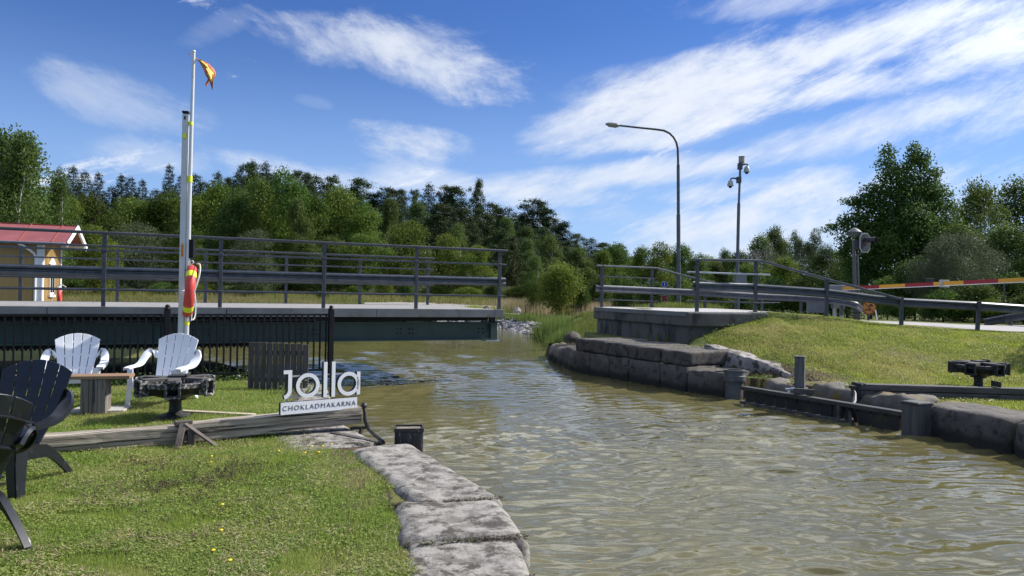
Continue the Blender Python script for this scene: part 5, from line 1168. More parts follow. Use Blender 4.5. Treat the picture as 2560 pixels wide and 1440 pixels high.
mb = MB(); mb.bar((-.13, yy, cz - .075), (.02, yy, cz - .065), .003, .035, up=(0, 0, 1)); mb.bar((-.02, yy, cz - .06), (.03, yy, cz - .01), .003, .03, up=(1, 0, 0)); mb.lathe([(.018, 0), (.018, .003)], 10, (.02, yy, cz + .0), RX90)
for dx in (-.12, .02): mb.lathe([(.026, 0), (.026, .003)], 10, (dx, yy, cz - .09), RX90)
mb.obj('motorcycle_symbol', K, NS)
mb = MB(); mb.bar((-.145, yy - .005, cz + .145), (.145, yy - .005, cz - .145), .003, .032, up=(1, 0, 1)); mb.obj('red_slash', mat('sign_red', (.45, .05, .03)), NS)
mb = MB(); p_ = D(2193, 792, 24.6); mb.tube([(0, 0, -.1), (-.06, 0, .22)], .018, 8); mk = mb.obj('marker_stick', white_p); mk.location = (p_.x, p_.y, p_.z); tag(mk, 'short white leaning marker stick at the road edge beside the round yellow sign', 'marker stick')
# ---------------------------------------------------------------- yellow cabin with red roof
hc = D(103, 720, 30.0); HB = thing('cabin', 'small yellow boarded cabin with red sheet roof and white corners behind the bridge', 'cabin', (hc.x, hc.y, lz(hc.x, hc.y) - .05), math.atan2(.328, .944))
gz = HB.location.z
HW, HL = 3.1, 9.0; EZ = 3.42 - gz; RZ_ = 4.12 - gz; OV = .95; OE = .30
yel = mat('yellow_boards', (.40, .26, .095), (.48, .33, .13), 1.5, .75, .003, stretch=(1, 1, .2)); redr = mat('red_sheet_roof', (.22, .055, .055), (.28, .078, .077), 1.2, .5, .002); seam_m = mat('roof_seam', (.30, .075, .05))
mb = MB(); mb.prism([(0, 0), (HW, 0), (HW, EZ), (HW / 2, RZ_ - .12), (0, EZ)], -HL, 0, lambda a, b, x: Vector((x, a, b))); wl_ = mb.obj('wall', yel, HB)
mb = MB()
for k in range(44):
    x = -.12 - k * .2
    mb.box((x, -.012, EZ / 2), (.045, .024, EZ - .02))
for k in range(16): y = .1 + k * .195; mb.box((.012, y, EZ / 2), (.024, .045, EZ - .02))
mb.obj('cover_strip', yel, wl_)
mb = MB()
def roofp(y, z, x): return Vector((x, y, z))
sl_ = (RZ_ - EZ) / (HW / 2); ye = -OE; ze = EZ - OE * sl_ * .9
for s in (0, 1):
    Y0 = ye if s == 0 else HW - ye; v = [(-HL - .3, Y0, ze), (OV, Y0, ze), (OV, HW / 2, RZ_), (-HL - .3, HW / 2, RZ_)]; w = [(a, b, c - .06) for a, b, c in v]
    mb.add(v + w, [(0, 1, 2, 3), (7, 6, 5, 4), (0, 4, 5, 1), (1, 5, 6, 2), (2, 6, 7, 3), (3, 7, 4, 0)])
rf = mb.obj('roof', redr, HB)
mb = MB()
for k in range(9):
    x = OV - .55 - k * 1.15
    for s in (0, 1):
        Y0 = ye if s == 0 else HW - ye; mb.bar((x, Y0, ze + .02), (x, HW / 2, RZ_ + .02), .03, .035)
mb.bar((-HL - .3, HW / 2, RZ_ + .01), (OV, HW / 2, RZ_ + .01), .10, .03); mb.obj('roof_seam', seam_m, rf)
mb = MB()
for s in (0, 1):
    Y0 = ye if s == 0 else HW - ye
    mb.bar((OV + .015, Y0, ze - .06), (OV + .015, HW / 2, RZ_ - .06), .03, .20, up=(0, 0, 1)); mb.bar((OV - .02, Y0, ze - .12), (OV - .02, HW / 2, RZ_ - .12), .03, .16, up=(0, 0, 1))
mb.obj('barge_board', white_p, HB)
mb = MB(); mb.bar((-HL - .2, ye - .04, ze - .05), (OV - .05, ye - .04, ze - .05), .10, .10); mb.tube([(-.75, ye - .03, ze - .1), (-.55, ye - .02, ze - .2), (-.28, -.06, ze - .45), (-.20, -.06, ze - .6), (-.20, -.06, .1)], .05, 8); mb.obj('gutter', white_p, HB)
for y_, z_ in ((HW / 2, RZ_ - .2), (.1, EZ - .12), (HW - .1, EZ - .12)): mb = MB(); mb.bar((.02, y_, z_), (OV, y_, z_), .11, .13); mb.obj('rafter', white_p, HB)
for c_, z_ in (((-.07, -.035), (.20, .03)), ((.035, .09), (.03, .20)), ((.035, HW - .09), (.03, .2))): mb = MB(); mb.box((*c_, EZ / 2), (*z_, EZ)); mb.obj('corner_board', white_p, HB)
def window(x, y, z, w, h, face):
    wf = MB()
    if face == 'front':
        wf.box((x, -.045, z), (w, .05, h)); wf.box((x, -.06, z + h / 2 + .07), (w + .22, .08, .12)); wf.box((x, -.06, z - h / 2 - .05), (w + .14, .08, .08)); g = MB(); g.box((x - w * .23, -.074, z), (w * .38, .006, h * .84)); g.box((x + w * .23, -.074, z), (w * .38, .006, h * .84))
    else:
        wf.box((.045, y, z), (.05, w, h)); wf.add([(.03, y - w / 2 - .1, z + h / 2), (.09, y - w / 2 - .1, z + h / 2), (.09, y + w / 2 + .1, z + h / 2), (.03, y + w / 2 + .1, z + h / 2), (.03, y, z + h / 2 + .28), (.09, y, z + h / 2 + .28)], [(0, 1, 2, 3), (0, 4, 5, 1), (1, 5, 2), (2, 5, 4, 3), (0, 3, 4)]); wf.box((.06, y, z - h / 2 - .05), (.08, w + .12, .08)); g = MB(); g.box((.074, y - w * .23, z), (.006, w * .38, h * .84)); g.box((.074, y + w * .23, z), (.006, w * .38, h * .84))
    o = wf.obj('window', white_p, HB); g.obj('pane', mat('dark_pane', (.02, .025, .03), rough=.08), o)
window(-2.35, 0, 1.95, 1.1, 1.25, 'front'); window(-5.6, 0, 1.95, 1.1, 1.25, 'front'); window(0, 1.45, 1.85, .75, 1.3, 'gable')
c_ = D(149, 741, 29.6); CB = thing('lifebuoy', 'small faded red and white lifebuoy hanging at the gable corner of the yellow cabin', 'lifebuoy', c_)
rot = Matrix.Rotation(rad(118), 3, 'Z'); torus(.30, .07).obj('ring', red_m, CB, smooth=True); torus(.30, .07, 50, 130, 12, 14, 1.04).obj('white_band', white_p, CB, smooth=True)
mb = MB(); mb.tube([(-.1, 0, .1), (-.06, -.05, .42), (.12, -.08, .47), (.3, -.08, .38)], .02, 6); mb.tube([(-.1, -.05, .3), (-.22, -.08, 0), (-.3, -.08, -.4)], .015, 6); mb.obj('rope', rope_m, CB)
mb = MB(); mb.box((-.12, .12, -.35), (.06, .06, 1.5)); mb.obj('stand', white_p, CB)
# ---------------------------------------------------------------- trees
bark = mat('bark', (.05, .042, .035), (.09, .078, .065), 3, .9, .01, stretch=(4, 4, 1))
bark_birch = mat('birch_bark', (.40, .39, .36), (.55, .54, .50), 3, .8, .0, c3=(.05, .045, .04), s3=6, stretch=(1, 1, 3))
bark_pine = mat('pine_bark', (.10, .055, .035), (.16, .09, .055), 3, .9, .01, stretch=(4, 4, 1))
F_broad = foliage('leaves_broad', (.036, .074, .009), (.076, .130, .016), (.102, .146, .018), trans=.30, var=.40, pscale=.18)
F_yel = foliage('leaves_yellow_green', (.055, .098, .012), (.11, .155, .022), (.135, .15, .025), trans=.35, var=.22, pscale=.25)
F_birch = foliage('leaves_birch', (.050, .092, .018), (.090, .135, .032), None, trans=.35, var=.25)
F_willow = foliage('leaves_willow', (.060, .085, .038), (.105, .135, .066), None, trans=.25, var=.2)
F_pine = foliage('needles_pine', (.028, .052, .016), (.060, .096, .028), None, trans=.10, rough=.6, var=.30)
F_spruce = foliage('needles_spruce', (.014, .030, .010), (.030, .052, .018), None, trans=.06, rough=.6, var=.25)
F_dark = foliage('leaves_dark', (.034, .068, .012), (.070, .118, .022), (.090, .138, .026), trans=.28, var=.25, pscale=.4)
F_ash = foliage('leaves_grey_green', (.040, .062, .030), (.085, .115, .055), (.10, .125, .065), trans=.25, var=.15, pscale=.4)
def unit(n, r):
    v = r.normal(size=(n, 3)); return v / np.linalg.norm(v, axis=1)[:, None]
def make_tree(name, blobs, n, lsize, fm, bm_, seed, trunk_r=.016, up=.35, shell=(.62, 1.0), core=.12, asp=.55, trunk_top=.75, limbs=True, droop=0.0, z0=0.0, sub=5, wexp=2.0):
    """blobs: (x, y, z, r[, rz]) in units of the tree's height; leaves sit in tufts on the skin of every blob"""
    r = np.random.default_rng(seed); B = np.array([(b + (b[3],))[:5] for b in blobs], float); w = B[:, 3] ** wexp; idx = r.choice(len(B), n // sub, p=w / w.sum())
    u = unit(len(idx), r); u[:, 2] += up * .6; u /= np.linalg.norm(u, axis=1)[:, None]
    rr = r.uniform(shell[0], shell[1], len(idx)) ** .7; k = r.random(len(idx)) < core; rr[k] *= r.uniform(.2, .8, k.sum())
    # each blob's skin is lumpy
    lump = 1 + .22 * np.sin(u[:, 0] * 5 + idx * 1.7) * np.sin(u[:, 1] * 6 + idx * 2.3) * np.cos(u[:, 2] * 5 + idx)
    C = B[idx, :3] + u * (rr * lump)[:, None] * np.stack([B[idx, 3], B[idx, 3], B[idx, 4]], 1)
    C = np.repeat(C, sub, 0) + r.normal(0, lsize * 1.15, (len(idx) * sub, 3)) * np.array([1, 1, .7]); U = np.repeat(u, sub, 0)
    Nn = U * .55 + unit(len(C), r) * .8; Nn[:, 2] += .15; Nn /= np.linalg.norm(Nn, axis=1)[:, None]
    T = unit(len(C), r); T[:, 2] -= droop * 2; T /= np.linalg.norm(T, axis=1)[:, None]
    ln = lsize * r.uniform(.7, 1.4, len(C)); C[:, 2] = np.maximum(C[:, 2], .004)
    me = leaf_mesh(name + '_crown', C, Nn, T, ln, ln * asp, fm)
    root = bpy.data.objects.new(name, None); COL.objects.link(root)
    cr = bpy.data.objects.new('crown', me); COL.objects.link(cr); cr.parent = root
    mb = MB(); rg = random.Random(seed); pts = [Vector((0, 0, -.03))]; x = y = 0
    for i in range(1, 8):
        z = trunk_top * i / 7; x += rg.uniform(-.012, .012); y += rg.uniform(-.012, .012); pts.append(Vector((x, y, z)))
    mb.tube(pts, [trunk_r * (1.35 if i == 0 else 1 - .78 * i / 7) for i in range(8)], 8)
    if limbs:
        order = sorted(range(len(B)), key=lambda i: -B[i, 3])[:min(16, len(B))]
        for i in order:
            e = Vector(B[i, :3]); hz_ = max(.08, min(trunk_top * .95, e.z - .12 - .25 * math.hypot(e.x, e.y))); s_ = Vector((0, 0, hz_))
            for a, b in zip(pts, pts[1:]):
                if a.z <= hz_ <= b.z: s_ = a.lerp(b, (hz_ - a.z) / (b.z - a.z + 1e-6))
            m_ = s_.lerp(e, .5) + Vector((0, 0, -.02)); r0 = trunk_r * .38; mb.tube([s_, m_, e], [r0, r0 * .6, r0 * .25], 5, caps=False)
    mb.obj('trunk', bm_, root, smooth=True)
    return root
def crown_blobs(seed, n, w, zlo, zhi, prof, br=(.08, .15), flat=1.0):
    rg = random.Random(seed); out = []
    for i in range(n):
        z = zlo + (zhi - zlo) * ((i + rg.random()) / n); R_ = w * prof((z - zlo) / (zhi - zlo)); a = rg.uniform(0, 6.283); q = math.sqrt(rg.uniform(.05, 1))
        b = rg.uniform(*br); out.append((math.cos(a) * max(R_ - b * .5, 0) * q, math.sin(a) * max(R_ - b * .5, 0) * q, z, b, b * flat))
    return out
round_p = lambda t_: max(.15, math.sin(math.pi * (t_ * .82 + .14)) ** .6)
egg_p = lambda t_: max(.12, math.sin(math.pi * (t_ * .75 + .22)) ** .8)
cone_p = lambda t_: max(.06, (1 - t_) ** .75)
col_p = lambda t_: max(.15, (math.sin(math.pi * (t_ * .7 + .25))) ** .5)
PROTO = {}
def proto(key, *a, **k): PROTO.setdefault(key, []).append(make_tree(*a, **k))
for s in range(3): proto('broad', 'broadleaf_tree', crown_blobs(10 + s, 34, .36, .10, .90, round_p, (.085, .15), .85), 15000, .0205, F_broad, bark, 10 + s)
for s in range(2): proto('yellow', 'maple_tree', crown_blobs(20 + s, 30, .38, .08, .89, round_p, (.09, .15), .8), 12000, .023, F_yel, bark, 20 + s)
for s in range(2): proto('birch', 'birch_tree', crown_blobs(30 + s, 30, .24, .12, .94, egg_p, (.055, .10), 1.15), 14000, .0165, F_birch, bark_birch, 30 + s, trunk_r=.010, trunk_top=.9, droop=.35, shell=(.4, 1.0))
for s in range(2): proto('willow', 'willow_tree', crown_blobs(40 + s, 26, .48, .06, .86, round_p, (.11, .18), .8), 15000, .021, F_willow, bark, 40 + s, asp=.35, shell=(.5, 1.0))
def pine_blobs(seed):
    rg = random.Random(seed); out = []
    for i in range(58):
        z = .22 + .74 * (i / 57) ** .85; R_ = .19 * (1 - ((z - .22) / .78) ** 2.0) ** .8 + .02; a = rg.uniform(0, 6.28); q = rg.uniform(.15, 1.1); b = rg.uniform(.028, .055) * (1.25 - .55 * z)
        out.append((math.cos(a) * R_ * q, math.sin(a) * R_ * q, z + .03 * q, b * 1.2, b * .95))
    for i in range(12): out.append((rg.uniform(-.02, .02), rg.uniform(-.02, .02), .35 + .55 * i / 11, .05 * (1.3 - i / 11), .06))
    out.append((0, 0, .955, .022, .045)); return out
for s in range(3): proto('pine', 'pine_tree', pine_blobs(50 + s), 14000, .0150, F_pine, bark_pine, 50 + s, trunk_r=.012, trunk_top=.95, asp=.5, core=.3, shell=(.1, 1.15), wexp=1.5)
def spruce_blobs(seed):
    rg = random.Random(seed); out = []
    for k in range(19):
        z = .10 + .84 * (k / 18); R_ = .19 * (1 - (z - .08) / .93) ** .8 + .016; m = 8 if z < .7 else 6
        for j in range(m):
            a = j * 6.283 / m + rg.uniform(-.3, .3) + k; q = rg.uniform(.55, 1.05); b = max(.36 * R_, .016); out.append((math.cos(a) * R_ * q, math.sin(a) * R_ * q, z - .02 * q, b, b * .5))
    out.append((0, 0, .955, .016, .045)); return out
for s in range(2): proto('spruce', 'spruce_tree', spruce_blobs(60 + s), 20000, .0150, F_spruce, bark, 60 + s, trunk_r=.010, trunk_top=.97, limbs=False, asp=.45, core=.3, shell=(.1, 1.05), wexp=1.2)
for s in range(3): proto('bush', 'bush', crown_blobs(70 + s, 22, .50, .16, .78, round_p, (.16, .26), .8), 9000, .038, [F_broad, F_yel, F_dark][s], bark, 70 + s, trunk_r=.02, trunk_top=.4)
for s in range(2): proto('dark', 'broadleaf_tree', crown_blobs(80 + s, 40, .34, .06, .92, egg_p, (.07, .13), .9), 17000, .0175, F_dark, bark, 80 + s)
for s in range(2): proto('poplar', 'aspen_tree', crown_blobs(90 + s, 26, .19, .08, .93, col_p, (.05, .085), 1.2), 11000, .015, F_ash, bark, 90 + s, trunk_r=.010, trunk_top=.92, shell=(.4, 1.0))
used = set(); TREES = []
cnt = {}
def plant(kind, px, top, Y_, width=None, var=None, zb=None, rz=None, sy=1.0):
    """tree of a kind whose top reaches a given sight line at distance Y_"""
    v = PROTO[kind]; i = cnt.get(kind, 0); cnt[kind] = i + 1; pr = v[(i if var is None else var) % len(v)]
    p = D(px, top, Y_); g = lz(p.x, p.y) if zb is None else zb; h = p.z - g
    bw = {'broad': .80, 'yellow': .82, 'birch': .56, 'willow': 1.05, 'pine': .46, 'spruce': .36, 'bush': 1.12, 'dark': .76, 'poplar': .46}[kind]
    s = h / {'broad': .985, 'yellow': .985, 'birch': .99, 'willow': .985, 'pine': 1.0, 'spruce': 1.0, 'bush': .96, 'dark': .99, 'poplar': .99}[kind]
    sx = s if width is None else max(.45 * s, min(2.2 * s, (width / F * Y_) / bw))
    rz = (px * 1.37 + Y_) % 6.28 if rz is None else rz
    if id(pr) not in used:
        used.add(id(pr)); o = pr; o.location = (p.x, p.y, g); o.rotation_euler = (0, 0, rz); o.scale = (sx, sx * sy, s)
    else: o = dup(pr, (p.x, p.y, g), rz, (sx, sx * sy, s))
    TREES.append((o, kind, px, top, Y_, h)); return o
# the wooded hill: skyline first, then two lower rows, then the edge
rg = random.Random(77)
skyline = [(0,345),(120,400),(180,425),(260,452),(330,448),(400,425),(450,420),(520,415),(560,412),(640,410),(700,432),(740,430),(800,452),(860,452),(940,452),(1000,470),(1040,452),(1130,450),(1230,478),(1290,492),(1350,522),(1400,548),(1450,568),(1500,582),(1550,606),(1580,632)]
sx_, sy_ = [a for a, b in skyline], [b for a, b in skyline]; sky_y = lambda x: float(np.interp(x, sx_, sy_))
x = 150
while x < 700:                      # spruces left of the middle
    plant('spruce', x, sky_y(x) + rg.uniform(-26, 40) + 2, rg.uniform(150, 172), rg.uniform(52, 84)); x += rg.uniform(20, 36)
x = 575
while x < 1600:
    plant('spruce' if rg.random() < .22 else 'pine', x, sky_y(x) + rg.uniform(-22, 40) + (10 if x < 760 else 0), rg.uniform(140, 170), rg.uniform(70, 150)); x += rg.uniform(20, 42)
x = 160
while x < 720:
    plant(rg.choice(['broad', 'spruce', 'broad', 'birch']), x, sky_y(x) + rg.uniform(52, 92), rg.uniform(122, 138), rg.uniform(120, 190)); x += rg.uniform(62, 84)
x = 770
while x < 1570:
    plant(rg.choice(['pine', 'pine', 'pine', 'birch']), x, sky_y(x) + rg.uniform(34, 70), rg.uniform(118, 134), rg.uniform(90, 130)); x += rg.uniform(42, 62)
x = 1040
while x < 1540:
    plant('pine', x, max(sky_y(x) + 75, 545) + rg.uniform(0, 30), rg.uniform(104, 114), rg.uniform(80, 115)); x += rg.uniform(58, 80)
EDGE = [('broad', 30, 470, 74, 260), ('broad', 235, 480, 84, 180), ('willow', 345, 462 + 90, 76, 230), ('broad', 330, 500, 95, 220), ('broad', 420, 486, 96, 220), ('broad', 530, 446, 92, 200), ('dark', 600, 470, 86, 190), ('broad', 650, 450, 90, 190),
        ('broad', 715, 432, 86, 190), ('birch', 745, 500, 82, 120), ('broad', 790, 486, 88, 170), ('broad', 850, 470, 92, 190), ('birch', 905, 500, 90, 140), ('broad', 915, 520, 86, 170), ('yellow', 1015, 552, 80, 190), ('birch', 975, 500, 96, 120), ('yellow', 900, 580, 78, 140),
        ('yellow', 1120, 585, 78, 130), ('birch', 1145, 560, 86, 110), ('yellow', 1190, 610, 76, 120), ('pine', 1280, 590, 80, 90), ('birch', 1320, 600, 84, 90), ('birch', 1375, 590, 78, 110), ('birch', 1445, 620, 72, 120), ('broad', 1500, 620, 74, 110), ('birch', 1340, 640, 70, 90),
        ('yellow', 1405, 655, 56, 150), ('broad', 1540, 610, 78, 120), ('yellow', 240, 560, 62, 150), ('broad', 170, 500, 70, 160), ('broad', 470, 560, 78, 150), ('willow', 640, 565, 70, 170), ('dark', 760, 600, 76, 160), ('dark', 830, 590, 80, 150)]
for k, px, top, Y_, w in EDGE: plant(k, px, top, Y_, w)
plant('dark', 25, 326, 52, 300, 0); plant('birch', 60, 335, 50, 200, 0); plant('birch', 150, 425, 56, 120, 1); plant('broad', 90, 470, 60, 240); plant('broad', -70, 380, 60, 260)
# right side behind the road
RIGHT = [('broad', 1612, 612, 62, 110), ('yellow', 1655, 604, 60, 110), ('broad', 1705, 612, 62, 110), ('broad', 1745, 638, 58, 90), ('dark', 1790, 655, 60, 100), ('dark', 1812, 622, 66, 90), ('dark', 1850, 626, 64, 110), ('dark', 1905, 586, 60, 140), ('dark', 1935, 566, 62, 120), ('poplar', 1990, 573, 58, 70), ('poplar', 2036, 568, 58, 66),
         ('dark', 2065, 612, 50, 120), ('dark', 2120, 640, 48, 130), ('broad', 1960, 640, 52, 150), ('broad', 1870, 660, 52, 140), ('dark', 2180, 600, 46, 150), ('broad', 1772, 642, 74, 120), ('dark', 1830, 640, 76, 120), ('broad', 1590, 640, 70, 110), ('broad', 1685, 635, 72, 110), ('dark', 1960, 600, 72, 130), ('dark', 2020, 605, 70, 120), ('dark', 2095, 628, 66, 120),
         ('dark', 2450, 452, 44, 230), ('dark', 2545, 446, 46, 260), ('dark', 2640, 470, 46, 260), ('dark', 2520, 560, 36, 260), ('dark', 2400, 560, 38, 220), ('dark', 2620, 560, 34, 260)]
for k, px, top, Y_, w in RIGHT: plant(k, px, top, Y_, w)
# the big alder: its own crown, open at the edges, two leaders
bl = [(-.03, 0, .60, .15), (.05, .02, .70, .13), (-.06, 0, .76, .10), (-.10, .0, .86, .055), (-.085, .02, .92, .04), (-.09, 0, .955, .026), (.045, 0, .85, .07), (.06, .01, .91, .05), (.05, 0, .96, .032), (.10, 0, .88, .05), (.15, 0, .80, .055), (.13, 0, .70, .09), (.19, 0, .70, .06),
      (.24, .02, .62, .07), (.17, 0, .58, .10), (-.16, 0, .70, .07), (-.22, 0, .66, .05), (-.27, .0, .64, .04), (-.31, 0, .65, .022), (-.17, 0, .60, .09), (-.26, 0, .55, .065), (-.33, 0, .53, .045), (-.38, .02, .505, .035), (-.42, 0, .49, .025), (-.30, 0, .46, .07), (-.2, 0, .48, .10),
      (-.08, 0, .46, .14), (.08, 0, .46, .15), (.22, 0, .46, .12), (.26, 0, .38, .12), (-.26, 0, .36, .10), (-.13, 0, .32, .13), (.06, 0, .30, .15), (.2, 0, .26, .13), (-.24, 0, .24, .09), (-.32, 0, .38, .05), (-.08, 0, .18, .12), (.1, 0, .16, .12), (-.02, .08, .82, .05), (0, -.12, .52, .13), (0, .12, .5, .13), (.12, -.14, .38, .12), (-.12, -.12, .4, .1)]
ba = make_tree('alder_tree', bl, 60000, .0125, F_dark, bark, 301, trunk_r=.013, trunk_top=.9, shell=(.35, 1.08), core=.15, asp=.7, sub=7)
p = D(2262, 350, 40); g = lz(p.x, p.y); h = p.z - g; ba.location = (p.x, p.y, g); ba.scale = (h * 1.0, h * .9, h); TREES.append((ba, 'alder', 2262, 350, 40, h))
bl = crown_blobs(311, 60, .62, .12, .86, round_p, (.10, .17), .85)
gw = make_tree('willow_tree', bl, 50000, .0165, F_ash, bark, 311, trunk_r=.02, trunk_top=.6, shell=(.45, 1.05), asp=.4, sub=6)
p = D(2390, 575, 31); g = lz(p.x, p.y); h = p.z - g; gw.location = (p.x, p.y, g); gw.scale = (h * 1.0, h * .8, h); TREES.append((gw, 'greybush', 2390, 575, 31, h))
# bare dead tree
root = bpy.data.objects.new('dead_tree', None); COL.objects.link(root); mb = MB(); rg2 = random.Random(8)
def twig(p, d, L_, r, dep):
    e = p + d * L_; mb.tube([p, p.lerp(e, .5) + Vector((rg2.uniform(-1, 1), 0, rg2.uniform(-1, 1))) * L_ * .06, e], [r, r * .8, r * .6], 5, caps=False)
    if dep:
        for k in range(3): twig(p.lerp(e, rg2.uniform(.5, 1)), (d + Vector((rg2.uniform(-.8, .8), rg2.uniform(-.5, .5), rg2.uniform(-.1, .5)))).normalized(), L_ * .68, r * .6, dep - 1)
twig(Vector((0, 0, 0)), Vector((0, 0, 1)), 3.4, .09, 5); mb.obj('trunk', mat('dead_bark', (.14, .13, .12), (.20, .19, .17)), root)
p = D(1893, 566, 57); g = lz(p.x, p.y); root.location = (p.x, p.y, g); root.scale = (1, 1, (p.z - g) / 9.0); TREES.append((root, 'dead', 1893, 566, 57, p.z - g))
# shrubs: big bush by the channel, hedge pieces behind the road and along the wood's foot
BUSH = [(1402, 652, 47, 130, 1), (1345, 700, 52, 60, 0), (1450, 705, 48, 60, 0), (1500, 690, 50, 80, 0), (1560, 680, 46, 110, 2), (1635, 700, 42, 110, 2), (1700, 690, 44, 110, 0), (1780, 700, 40, 110, 2), (1850, 700, 42, 120, 2), (1930, 690, 38, 130, 2), (2010, 690, 37, 130, 0), (2080, 690, 38, 120, 2),
        (2220, 690, 34, 120, 2), (2290, 640, 33, 150, 2), (2360, 720, 29, 130, 0), (2440, 700, 29, 150, 2), (2530, 680, 30, 170, 2), (2600, 720, 27, 150, 0), (2250, 740, 29.5, 90, 0), (2330, 748, 28.5, 80, 2), (2480, 745, 28, 110, 0), (2560, 740, 27.5, 120, 2), (2850, 545, 15.6, 300, 0)]  # last entry: bush out of view, placed for its shadow on the bank
for px, top, Y_, w, v in BUSH: plant('bush', px, top, Y_, w, v)
x = 190
while x < 1350:
    plant('bush', x, 716 + rg.uniform(-22, 14) - (x < 760) * 8, rg.uniform(66, 78), rg.uniform(55, 120)); x += rg.uniform(46, 88)
# ---- labels: where each one stands
marks = [(-200, 'beyond the cabin roof'), (110, 'above the cabin gable'), (215, 'between cabin and flagpole'), (400, 'behind the flagpole'), (500, 'above the middle bridge posts'), (640, 'above the third bridge post'), (760, 'above the fence end post'),
         (900, 'above the far rail end'), (1060, 'above the last bridge bay'), (1230, 'above the bridge tip'), (1330, 'above the open channel'), (1470, 'above the abutment railing'), (1600, 'beside the street lamp'), (1720, 'between street lamp and camera mast'), (1850, 'past the camera mast'),
         (1990, 'just before the signal mast'), (2110, 'behind the signal mast'), (2230, 'behind the barrier boom start'), (2350, 'behind the white boom plate'), (2450, 'behind the striped boom end'), (2560, 'at the picture edge past the boom')]
adj = {'broad': 'green broadleaf tree', 'yellow': 'yellow-green maple-like tree', 'birch': 'light green feathery birch', 'willow': 'grey-green rounded willow', 'pine': 'dark blue-green pine', 'spruce': 'dark pointed spruce', 'bush': 'low green bush', 'dark': 'dark broadleaf tree', 'poplar': 'slim silvery aspen', 'alder': 'tall dark alder', 'greybush': 'wide grey-green willow', 'dead': 'bare leafless tree'}
cats = {'bush': 'bush'}
def rowname(kind, Y_):
    if kind == 'bush': return 'low row' if Y_ > 60 else 'roadside'
    return 'on skyline' if Y_ > 139 else 'mid wood' if Y_ > 100 else 'front row' if Y_ > 67 else 'nearer row'
groups_ = {}
for tpl in TREES:
    o, kind, px, top, Y_, h = tpl; m_ = [t_ for x0, t_ in marks if px >= x0][-1]; groups_.setdefault((adj[kind], rowname(kind, Y_), m_), []).append(tpl)
ordn = ['first', 'second', 'third', 'fourth', 'fifth', 'sixth', 'seventh', 'eighth', 'ninth', 'tenth', 'eleventh', 'twelfth']
for (a_, r_n, m_), lst in groups_.items():
    lst.sort(key=lambda t_: t_[2])
    for i, (o, kind, px, top, Y_, h) in enumerate(lst):
        if len(lst) == 1: lab = f'{a_} {r_n}, {m_}'
        elif len(lst) == 2: lab = f'{"taller" if (h >= lst[1 - i][5]) == True and (h > lst[1 - i][5] or i == 0) else "shorter"} {a_} {r_n}, {m_}'
        else: lab = f'{a_} {r_n}, {ordn[i]} from cabin side, {m_}'
        tag(o, lab, cats.get(kind, 'tree'), {'bush': 'bushes along the wood and road'}.get(kind, {'pine': 'pines on the wooded hill', 'spruce': 'spruces on the wooded hill'}.get(kind, 'broadleaf trees around the meadow')))
for lst in PROTO.values():      # prototypes that no place needed
    for pr in lst:
        if id(pr) not in used:
            for c_ in list(pr.children): bpy.data.objects.remove(c_)
            bpy.data.objects.remove(pr)
# ---------------------------------------------------------------- ground plants that nobody could count
def scatter(n, fn, seed):
    global R
    x, y = fn(n); k = in_view(x, y, .08); return x[k], y[k]
U_ = np.random.default_rng(21)
# clover and broad leaves in the lawn
cl_m = foliage('clover_leaves', (.10, .16, .028), (.25, .32, .07), (.29, .29, .09), trans=.3, rough=.45, var=0, pscale=1.3)
x, y = lawn_pts(-10.5, 0, 3.4, 13.5, 260000, 1.9); k = (vnoise(x, y, .2, 51) > .35) & (y < 13.0 + (x + 3.3) * .62) & (U_.random(len(x)) < .8); x, y = x[k], y[k]; n = len(x)
C = np.stack([x, y, hgt(x, y) + U_.uniform(.008, .03, n)], 1); Nn = unit(n, U_) * .55; Nn[:, 2] += 1; Nn /= np.linalg.norm(Nn, axis=1)[:, None]; T = unit(n, U_)
s = U_.uniform(.008, .017, n) * (1 + .06 * y)
me = leaf_mesh('clover', C, Nn, T, s, s * .8, cl_m); o = bpy.data.objects.new('clover', me); COL.objects.link(o); tag(o, kind='stuff'); o['label'] = 'clover and small broad leaves all through the mown lawn'; o['category'] = 'grass'
x = U_.uniform(3, 15, 120000); y = U_.uniform(11.5, 19, 120000); k = in_view(x, y) & grass_ok(x, y) & (vnoise(x, y, .5, 52) > .45) & (y < road_near(x) - .5) & ~((x < 4.7) & (y > 16.3)); x, y = x[k], y[k]; n = len(x)
C = np.stack([x, y, hgt(x, y) + U_.uniform(.015, .06, n)], 1); Nn = unit(n, U_) * .6; Nn[:, 2] += 1; Nn /= np.linalg.norm(Nn, axis=1)[:, None]; T = unit(n, U_); s = U_.uniform(.015, .035, n)
me = leaf_mesh('clover', C, Nn, T, s, s * .8, cl_m); o = bpy.data.objects.new('bank_clover', me); COL.objects.link(o); tag(o, kind='stuff'); o['label'] = 'broad-leaved weeds among the grass of the far bank'; o['category'] = 'grass'
